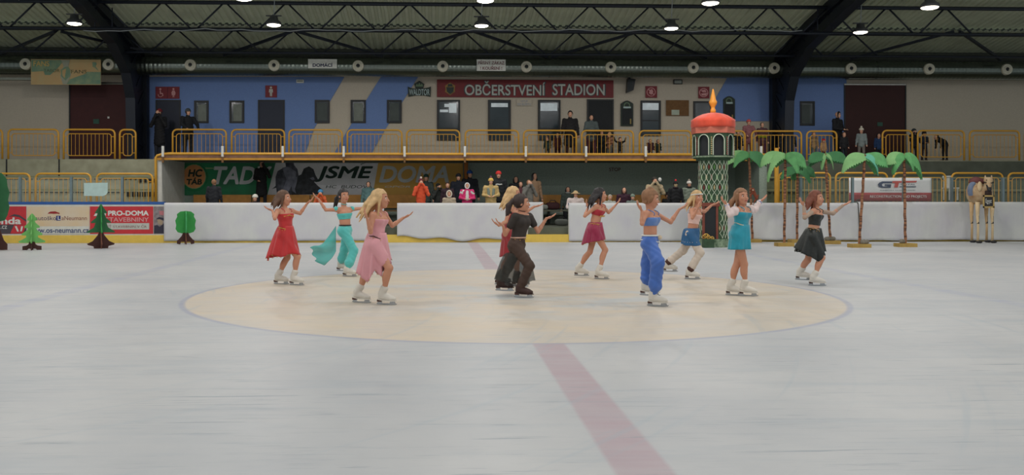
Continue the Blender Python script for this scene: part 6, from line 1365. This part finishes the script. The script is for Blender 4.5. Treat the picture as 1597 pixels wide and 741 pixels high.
# ================================================================== SPECTATORS
cloth_cache = {}
def cm(rgb): return mat('coat_%d_%d_%d' % rgb, rgb, 0.85, var=0.12, scale=6)
def spectator(px, pyt, Y, zf, label, coat, pants=(34, 36, 44), hat=None, hairc=h_dark, az_=0, pose='down', group='spectators at the benches', scarf=None, long_coat=False, w_=1.0, pxd=0, headup=None, face=SKIN2, seat=False):
    """standing onlooker whose head top is seen at (px,pyt); zf = floor; az_ = turn of the face, 0 = towards the rink"""
    top = at(px, pyt, Y); H = max(.8, top.z - zf); x = top.x
    if pose == 'bend': H *= 1.35
    s = H / 1.7; kid = H < 1.35; hs = (1.0 + (.35 if kid else .12) * max(0, 1.7 - H) / .6) * s if kid else s
    t = thing('person', (x, Y, zf), label, 'person', group); b = R(-90 + az_); fw = np.array((math.cos(b), math.sin(b), 0)); tr = np.cross(fw, UP)
    O = np.array((x, Y, zf)); P = O + UP * .90 * s; W = O + UP * 1.06 * s; N = O + UP * (1.42 * s - (.04 * s if kid else 0)); Hd = O + UP * (H - .118 * hs) + fw * .02; ff = fw
    if pose == 'bend': W = P + fw * .12 * s + UP * .12 * s; N = P + fw * .42 * s + UP * .28 * s; Hd = N + fw * .16 * s + UP * .06 * s
    h = .018 if H > 1.2 else .015
    shR = N + tr * .17 * s * w_ - UP * .05 * s; shL = N - tr * .17 * s * w_ - UP * .05 * s
    def A(sh, g):
        out = tr * g
        if pose == 'down': return sh + out * .06 * s - UP * .27 * s, sh + out * .08 * s - UP * .50 * s + fw * .06 * s
        if pose == 'front' or pose == 'hold': return sh + out * .07 * s - UP * .26 * s + fw * .03 * s, sh - out * .09 * s - UP * .30 * s + fw * .25 * s
        if pose == 'face': return sh + out * .09 * s - UP * .24 * s + fw * .10 * s, Hd - UP * .06 * s + out * .05 * s + fw * .13 * s
        if pose == 'photo': return (sh + out * .10 * s - UP * .22 * s + fw * .12 * s, Hd + UP * .02 * s + fw * .22 * s + out * .04 * s) if g * pxd >= 0 else (sh + out * .06 * s - UP * .27 * s, sh - out * .05 * s - UP * .35 * s + fw * .2 * s)
        if pose == 'up': return sh + out * .20 * s + UP * .10 * s, sh + out * .26 * s + UP * .36 * s
        if pose == 'rail': return sh + out * .08 * s - UP * .20 * s + fw * .14 * s, sh + out * .02 * s - UP * .34 * s + fw * .34 * s
        if pose == 'bend': return sh - UP * .24 * s, sh - UP * .46 * s + fw * .04 * s
        return sh - UP * .27 * s, sh - UP * .5 * s
    eR, wR = A(shR, 1); eL, wL = A(shL, -1)
    legs = []
    for g in (1, -1):
        hp = P + tr * g * .09 * s - UP * .04 * s; k_ = O + tr * g * .11 * s + UP * .48 * s + fw * .02; an = O + tr * g * .12 * s + UP * .06 * s; legs.append((hp, k_, an))
    f = Field(*bounds([P, W, N, Hd, shR, shL, eR, wR, eL, wL] + [q for l in legs for q in l], .17), h)
    f.ec(P, W, (.15 * s, .10 * s), (.13 * s, .09 * s), tr, .04); f.ec(W, N - UP * .06 * s, (.13 * s, .09 * s), (.15 * s, .09 * s), tr, .04); head_shape(f, Hd, ff, UP, hs, N)
    for sh, e, q in ((shR, eR, wR), (shL, eL, wL)):
        f.cone(sh, e, .045 * s, .038 * s, .02); f.cone(e, q, .036 * s, .026 * s, .02); d_ = unit(q - e); f.ell(q + d_ * .05 * s, (.04 * s, .022 * s, .06 * s), ex=tr, ez=d_, k=.01)
        for i in (-1.5, -.5, .5, 1.5): f.cone(q + d_ * .07 * s + tr * i * .018 * s, q + d_ * .125 * s + tr * i * .022 * s, .011 * s, .009 * s, .004)
        f.cone(q + d_ * .03 * s, q + d_ * .06 * s + UP * .035 * s, .012 * s, .010 * s, .006)
    for hp, k_, an in legs: f.cone(hp, k_, .08 * s, .055 * s, .03); f.cone(k_, an, .052 * s, .038 * s, .02); f.cone(an - UP * .02 * s, an + fw * .15 * s - UP * .025 * s, .038 * s, .03 * s, .02)
    body = obj('body', f.mesh('body', org(t)), face, t)
    c_ = .022
    f = Field(*bounds([P, W, N, shR, shL, eR, wR, eL, wL, P - UP * .3 * s], .24), h)
    f.ec(P - UP * (.32 if long_coat else .08) * s, W, ((.20 if long_coat else .175) * s * w_, .145 * s), (.165 * s * w_, .13 * s), tr, .04); f.ec(W, N - UP * .09 * s, (.165 * s * w_, .13 * s), (.165 * s * w_, .115 * s), tr, .04)
    f.cone(N - UP * .04 * s, N + UP * .03 * s, .075 * s, .068 * s, .02)
    for sh, e, q in ((shR, eR, wR), (shL, eL, wL)): f.cone(N - UP * .08 * s, sh, .075 * s, .075 * s, .03); f.cone(sh, e, .074 * s, .060 * s, .03); f.cone(e, q, .058 * s, .044 * s, .02)
    f.warp(lambda X, Y_, Z: .004 * np.sin(Z * 55 + 2 * np.sin(X * 20)))
    jk = obj('coat', f.mesh('coat', org(t)), cm(coat), t)
    f = Field(*bounds([q for l in legs for q in l] + [P], .16), h); f.ec(P - UP * .05 * s, P + UP * .05 * s, (.155 * s, .11 * s), (.15 * s, .10 * s), tr, .04)
    for hp, k_, an in legs: f.cone(hp, k_, .092 * s, .066 * s, .03); f.cone(k_, an, .064 * s, .055 * s, .02)
    obj('trousers', f.mesh('trousers', org(t)), cm(pants), t)
    mb = MB()
    for hp, k_, an in legs: mb = MB(); q = an - UP * .03 * s + fw * .06 * s; mb.ball(q, (.062 * s if abs(fw[0]) < .7 else .13 * s, .13 * s if abs(fw[0]) < .7 else .062 * s, .05 * s), 10, 6); obj('shoe', mb, m_frame, t, smooth=True)
    sd = np.cross(ff, UP)
    if headup != 'back': face_parts(t, Hd, ff, UP, sd, hs, None or (0, 0, 0), simple=True)
    f = Field(*bounds([Hd], .2 * hs + .08), .013 if hs < .9 else .015)
    hat = hat or {}
    if hat.get('kind') == 'hood':
        f.ell(Hd + UP * .01 * hs - fw * .015, (.105 * hs, .115 * hs, .135 * hs)); f.cut(lambda X, Y_, Z: .075 * hs - np.sqrt(((X - Hd[0]) * sd[0] + (Y_ - Hd[1]) * sd[1]) ** 2 + (Z - Hd[2] + .01) ** 2 * .7) - 10 * np.minimum(0, (X - Hd[0]) * fw[0] + (Y_ - Hd[1]) * fw[1] - .03))
        obj('hood', f.mesh('hood', org(t)), cm(hat['rgb']), t)
        if hat.get('fur'): pts = [Vector(Hd + fw * .07 * hs + sd * .082 * hs * math.cos(a) + UP * (.105 * hs * math.sin(a))) for a in [i * .42 for i in range(15)]]; obj('fur_trim', MB().tube(pts, .022 * hs, 8, closed=True), cm(hat['fur']), t, smooth=True)
    else:
        ln = hat.get('long', 0.0)
        f.ell(Hd + UP * .02 * hs - fw * .016 * hs, (.086 * hs, .102 * hs, .100 * hs), k=0); f.cut(lambda X, Y_, Z: (X - Hd[0]) * fw[0] + (Y_ - Hd[1]) * fw[1] - .035 * hs)
        if ln:
            for g in (-1, 1): f.cone(Hd + sd * g * .07 * hs, Hd + sd * g * .085 * hs - UP * ln * hs, .035 * hs, .03 * hs, .02)
            f.cone(Hd - fw * .06 * hs, Hd - fw * .07 * hs - UP * ln * hs, .06 * hs, .05 * hs, .03)
        obj('hair', f.mesh('hair', org(t)), hairc, t)
        if hat.get('rgb'):
            f = Field(*bounds([Hd + UP * .08 * hs], .16 * hs + .05), .013); k = hat.get('tall', 0); f.ell(Hd + UP * (.045 + k * .5) * hs - fw * .01 * hs, (.092 * hs, .106 * hs, (.092 + k) * hs), k=0); f.cut(lambda X, Y_, Z: Hd[2] + .022 * hs - Z + 0 * X)
            ht = obj('hat', f.mesh('hat', org(t)), cm(hat['rgb']), t)
            obj('hat_band', MB().tube([Vector(Hd + UP * .035 * hs - fw * .01 * hs + sd * .086 * hs * math.cos(a) + fw * .100 * hs * math.sin(a)) for a in [i * .42 for i in range(15)]], .013 * hs, 6, closed=True), cm(hat.get('band', hat['rgb'])), ht, smooth=True)
            if hat.get('pom'): obj('pompom', MB().ball(Hd + UP * (.158 + k) * hs, .042 * hs, 10, 8), cm(hat['pom']), ht, smooth=True)
            if hat.get('brim'): obj('brim', MB().lathe([(.09 * hs, 0), (.175 * hs, -.01), (.175 * hs, .0), (.09 * hs, .02)], Hd + UP * .035 * hs, 20), cm(hat['rgb']), ht, smooth=True)
    if scarf: obj('scarf', MB().tube([Vector(N + UP * .045 * s + tr * .08 * s * math.cos(a) + fw * .085 * s * math.sin(a)) for a in [i * .42 for i in range(15)]], .032 * s, 8, closed=True), cm(scarf), t, smooth=True)
    t['_x'] = 0; del t['_x']
    return dict(t=t, N=N, Hd=Hd, fw=fw, tr=tr, s=s, P=P, W=W, coat=jk, wR=wR, wL=wL)
BF = 0.45; S1, S2, S3 = 16.0, 17.0, 18.0
def phone(d, g=1, label='phone'):
    q = d['wR'] if g > 0 else d['wL']; c = q + d['fw'] * .06 + UP * .08; x_, y_, z_ = c
    t = thing('mobile_phone', (x_, y_, z_), label, 'phone'); obj('case', MB().box(x_ - .075, x_ + .075, y_ - .006, y_ + .006, z_ - .035, z_ + .04), m_frame, t); obj('screen', MB().box(x_ - .07, x_ + .07, y_ + .006, y_ + .008, z_ - .03, z_ + .035), mat('phone_lit', (220, 226, 220), .3, emit=.5), t)
spectator(333.5, 279.5, 15.75, BF, 'man in a dark jacket standing in front of the green club banner', (30, 32, 38), hairc=h_light, az_=170, headup='back', w_=1.12)
d = spectator(408, 251, 18.95, .94, 'tall person in a black coat holding up a phone by the green banner', (28, 26, 28), pose='photo', pxd=-1, az_=10, long_coat=True); phone(d, -1, 'lit phone held up in front of the green club banner')
spectator(398, 303.5, 15.7, .12, 'small child in a white hat peeping over the cloth beside the red dressed skater', (60, 40, 44), hat=dict(rgb=(222, 218, 208)))
spectator(500, 296, 16.0, BF, 'child in a blue cap with orange sleeves between the two leftmost skaters', (210, 96, 50), hat=dict(rgb=(62, 134, 180)), pose='face')
spectator(574.5, 283, S2, BF, 'person in a teal grey jacket left of the pink dressed skater', (92, 124, 124), hairc=h_black)
spectator(656.5, 279, S1, BF, 'person in a bright orange jacket and maroon pompom hat', (224, 88, 52), hat=dict(rgb=(96, 34, 44), pom=(216, 200, 188)), pose='face', az_=5)
spectator(664.5, 272, S3, BF, 'person in a dark green hat and grey jacket behind the orange jacket', (72, 82, 78), hat=dict(rgb=(40, 70, 60)))
spectator(683, 286.5, S2, BF, 'dark dressed person taking a photo right of the orange jacket', (38, 42, 40), pose='face', hat=dict(rgb=(34, 36, 34)), az_=25)
spectator(698, 284, 16.35, BF, 'woman with a dark headscarf and pale face behind the small child', (52, 34, 44), hat=dict(kind='hood', rgb=(40, 26, 34)))
spectator(700.5, 297, 15.7, .3, 'small child in a cream fur hood at the cloth edge', (184, 168, 146), hat=dict(kind='hood', rgb=(206, 192, 170), fur=(226, 214, 196)), w_=1.15)
spectator(715, 271, 17.45, BF, 'man in a black cap and dark blue jacket left of the orange post', (30, 36, 48), hat=dict(rgb=(26, 26, 32)), w_=1.1)
spectator(732.5, 266, 18.15, BF, 'man in a bright blue hat and black jacket at the orange post', (26, 28, 36), hat=dict(rgb=(36, 84, 156)), w_=1.1, az_=10)
d = spectator(728.5, 285, 15.75, BF, 'child in a white fur hood with a pink and white jacket', (206, 52, 112), hat=dict(kind='hood', rgb=(228, 226, 224), fur=(236, 234, 232)), pose='front', w_=1.15)
f = Field(*bounds([d['N'], d['W']], .32), .013); q_ = d['s']
for g in (-1, 1): f.cone(d['N'] - UP * .07 * q_, d['N'] + d['tr'] * g * .17 * q_ * 1.15 - UP * .07 * q_, .085 * q_, .084 * q_, .03); f.cone(d['N'] + d['tr'] * g * .17 * q_ - UP * .07 * q_, d['N'] + d['tr'] * g * .22 * q_ - UP * .15 * q_, .084 * q_, .080 * q_, .02)
f.cone(d['N'] - UP * .08 * q_ + d['fw'] * .05, d['W'] + d['fw'] * .075, .07 * q_, .075 * q_, .02); obj('white_yoke', f.mesh('white_yoke', org(d['t'])), m_white, d['t'])
d = spectator(765.5, 278, 15.8, BF, 'person in a yellow hat and beige jacket with grey panels leaning on the cloth', (196, 168, 112), hat=dict(rgb=(222, 184, 96), pom=(110, 70, 90)), pose='front', w_=1.12)
for g in (-1, 1):
    f = Field(*bounds([d['N'], d['W']], .25), .013); f.cone(d['N'] + d['tr'] * g * .085 * d['s'] - UP * .10 + d['fw'] * .055, d['W'] + d['tr'] * g * .075 * d['s'] + UP * .05 + d['fw'] * .085, .062 * d['s'], .06 * d['s'], 0); obj('grey_panel', f.mesh('grey_panel', org(d['t'])), cm((122, 132, 120)), d['t'])
d = spectator(777.5, 267, 16.8, BF, 'person in a bright red hat and black jacket with a white chest print', (28, 30, 34), hat=dict(rgb=(206, 50, 46)), w_=1.1)
q = d['N'] + d['fw'] * .125 * d['s'] - UP * .16; obj('chest_print', MB().prism([(-.11, .0), (-.04, .012), (.03, .0), (.11, .014), (.10, .045), (.03, .035), (-.04, .048), (-.10, .036)], (q[0], q[1] - .02, q[2]), (1, 0, 0), (0, 0, 1), .006), m_white, d['t'])
spectator(804.5, 275, 17.9, BF, 'dark haired person in a black jacket behind the blond skater', (34, 34, 38), hairc=h_black, hat=dict(long=.1))
spectator(812, 283, 16.9, BF, 'pale faced child in a maroon jacket just right of the blond skater', (88, 44, 52), hairc=h_brown)
spectator(824.5, 280.5, 16.25, BF, 'person in a grey fur collar coat touching their face by the gate', (112, 110, 104), hairc=h_light, pose='face', scarf=(132, 136, 128), az_=20)
spectator(833, 269.5, 17.75, BF, 'black haired woman in a beige coat above the half open gate', (176, 142, 112), hairc=h_black, hat=dict(long=.12), w_=1.1, az_=30)
spectator(885.5, 291, 18.1, .2, 'dark haired woman in a grey coat behind the corner of the cloth', (70, 80, 74), hairc=h_black, hat=dict(long=.14), scarf=(150, 154, 150))
spectator(897.5, 298, 15.7, .1, 'child in a straw hat wrapped in a white patterned blanket', (216, 200, 196), hat=dict(rgb=(200, 172, 128), brim=1), w_=1.35, pose='front')
spectator(951, 303.5, 15.7, .1, 'small child in a pale hood right of the magenta skirted skater', (176, 180, 172), hat=dict(kind='hood', rgb=(198, 196, 180)))
spectator(973, 292, 16.5, .2, 'long haired woman in a dark plum coat left of the blue trousered skater', (58, 26, 44), hairc=h_dark, hat=dict(long=.2), w_=1.15)
spectator(986.5, 303, 15.7, .1, 'child in a grey green cap at the cloth beside the blue trousered skater', (120, 132, 126), hat=dict(rgb=(120, 136, 122)))
d = spectator(1020.5, 276.5, 16.4, BF, 'person in a beige coat with a dark scarf behind the blue trousered skater', (186, 166, 134), hat=dict(rgb=(52, 48, 42)), pose='face', scarf=(30, 40, 38), w_=1.3)
mb = MB(); mb.ball(d['Hd'] + np.array((.16, -.06, .03)), (.06, .06, .07), 10, 8); obj('white_glove', mb, m_white, d['t'], smooth=True)
spectator(1053.5, 283, S1, BF, 'person in a black hood with a red pompom hat', (24, 24, 28), hat=dict(rgb=(30, 26, 30), pom=(220, 60, 64)), w_=1.15, scarf=(52, 36, 44), face=mat('skin_pale', (190, 170, 130), .6))
spectator(1041, 300, S2, .3, 'dark dressed child between the beige coat and the red pompom hat', (26, 28, 30), hat=dict(rgb=(30, 30, 32)))
spectator(1074.5, 282.5, 16.65, BF, 'person in a white pompom hat and black and white jacket beside the tower', (132, 142, 128), hat=dict(rgb=(218, 212, 204), pom=(150, 140, 128)), scarf=(28, 24, 26), w_=1.12)
# ---- upper walkway
G2 = 'people on the upper walkway'; UY = 20.85
spectator(249, 170, 21.3, FZ, 'person in a red hat and long black coat at the navy door', (18, 18, 22), hat=dict(rgb=(120, 34, 40)), pose='face', long_coat=True, group=G2, az_=-10)
spectator(293, 169.5, 21.1, FZ, 'man in a grey cap and black jacket leaning on the upper railing', (22, 24, 30), (26, 28, 36), hat=dict(rgb=(70, 76, 80)), pose='rail', group=G2, az_=40, w_=1.1)
spectator(889, 173, UY, FZ, 'person in a long black hooded coat between the third shop window and dark doorway', (26, 24, 26), hat=dict(kind='hood', rgb=(24, 22, 24)), long_coat=True, group=G2, w_=1.15, pants=(52, 28, 30))
d = spectator(922, 178.5, UY, FZ, 'person in a grey jacket and pale skirt in front of the dark doorway', (82, 92, 92), hat=dict(kind='hood', rgb=(32, 32, 36)), group=G2, pants=(74, 34, 44), pose='front')
spectator(869.5, 207, 21.5, FZ, 'child in a maroon suit behind the railing below the third shop window', (78, 40, 44), (60, 26, 34), group=G2, hairc=h_dark)
spectator(854, 212, UY, FZ, 'child in dark green leaning at the railing below the third shop window', (34, 50, 44), (26, 30, 30), group=G2, hairc=h_black, az_=-30)
spectator(938, 204, 21.2, FZ, 'child in a dark coat standing in the dark doorway', (24, 30, 34), (22, 24, 26), group=G2, hairc=h_black)
spectator(951, 206, UY, FZ, 'blond child in a tan and grey coat right of the dark doorway', (150, 104, 78), (96, 92, 84), group=G2, hairc=h_blond, az_=-60, pose='front')
spectator(967, 214, UY, FZ, 'child in black with both arms raised behind the railing', (20, 22, 26), (18, 18, 22), group=G2, hairc=h_black, pose='up')
spectator(1014, 219, UY, FZ, 'small crouching child in maroon behind the railing left of the tower', (66, 34, 38), (34, 26, 30), group=G2, hairc=h_light, w_=1.2)
spectator(1026, 222, 21.1, FZ, 'small child in dark green beside the crouching child', (36, 48, 42), (26, 30, 28), group=G2, hairc=h_black)
spectator(1151, 203, UY, FZ, 'child in black just right of the tower gallery', (22, 24, 26), (20, 22, 24), group=G2, hairc=h_black)
spectator(1167.5, 186.5, UY, FZ, 'person in a pink hat and mauve jacket right of the tower roof', (142, 92, 96), (130, 80, 70), hat=dict(rgb=(206, 88, 88)), group=G2, pose='rail')
d = spectator(1188.5, 191, UY, FZ, 'person in a maroon suit with a yellow green waistband beside the east column', (84, 56, 62), (74, 34, 52), group=G2, hairc=h_black)
p = d['W']; obj('waistband', MB().tube([Vector(p + d['tr'] * .175 * d['s'] * math.cos(a) + d['fw'] * .14 * d['s'] * math.sin(a)) for a in [i * .42 for i in range(15)]], .05, 8, closed=True), cm((158, 170, 48)), d['t'], smooth=True)
spectator(1221, 207, 20.75, FZ, 'dark dressed child at the foot of the east column', (22, 26, 34), (20, 22, 26), group=G2, hairc=h_black)
spectator(1234, 205, UY, FZ, 'child in black behind the end of the long railing right of the column', (22, 22, 24), (20, 20, 24), group=G2, hairc=h_dark)
spectator(1269, 206, UY, FZ, 'child in a beige jacket behind the short railing', (150, 124, 96), (80, 92, 92), group=G2, hairc=h_light)
spectator(1284, 216.5, UY, FZ, 'small child in a red hat behind the short railing', (176, 140, 110), (86, 34, 34), hat=dict(rgb=(204, 50, 52)), group=G2)
spectator(1306, 174, 21.2, FZ, 'man in a black pointed hood beside the dark maroon door', (18, 18, 24), (20, 20, 26), hat=dict(kind='hood', rgb=(16, 16, 20)), group=G2, w_=1.3, az_=40, pose='front')
spectator(1316, 206, UY, FZ, 'small child with a pale face below the black hooded man', (30, 30, 34), (22, 22, 26), group=G2, hairc=h_brown)
spectator(1343.5, 199.5, UY, FZ, 'child in a white hat and grey jacket in front of the dark maroon door', (128, 138, 138), (120, 112, 106), hat=dict(rgb=(214, 206, 190), pom=(214, 206, 190)), group=G2, az_=-30)
spectator(1370, 208, 21.3, FZ, 'child in a blue jacket in the shade before the dark maroon door', (34, 62, 104), (20, 24, 32), group=G2, hairc=h_black)
spectator(1425, 201, UY, FZ, 'child in black with hands at the face where two railings meet', (24, 28, 34), (22, 24, 28), hat=dict(rgb=(40, 52, 56)), group=G2, pose='face')
spectator(1441, 205, UY, FZ, 'child in a dark blue jacket right of the railing gap', (32, 40, 56), (44, 30, 34), hat=dict(rgb=(28, 28, 32)), group=G2, pose='front')
spectator(1474, 214, UY, FZ, 'dark dressed child bending down behind the far railing', (28, 32, 38), (40, 38, 40), group=G2, hairc=h_black, pose='bend', az_=-75)
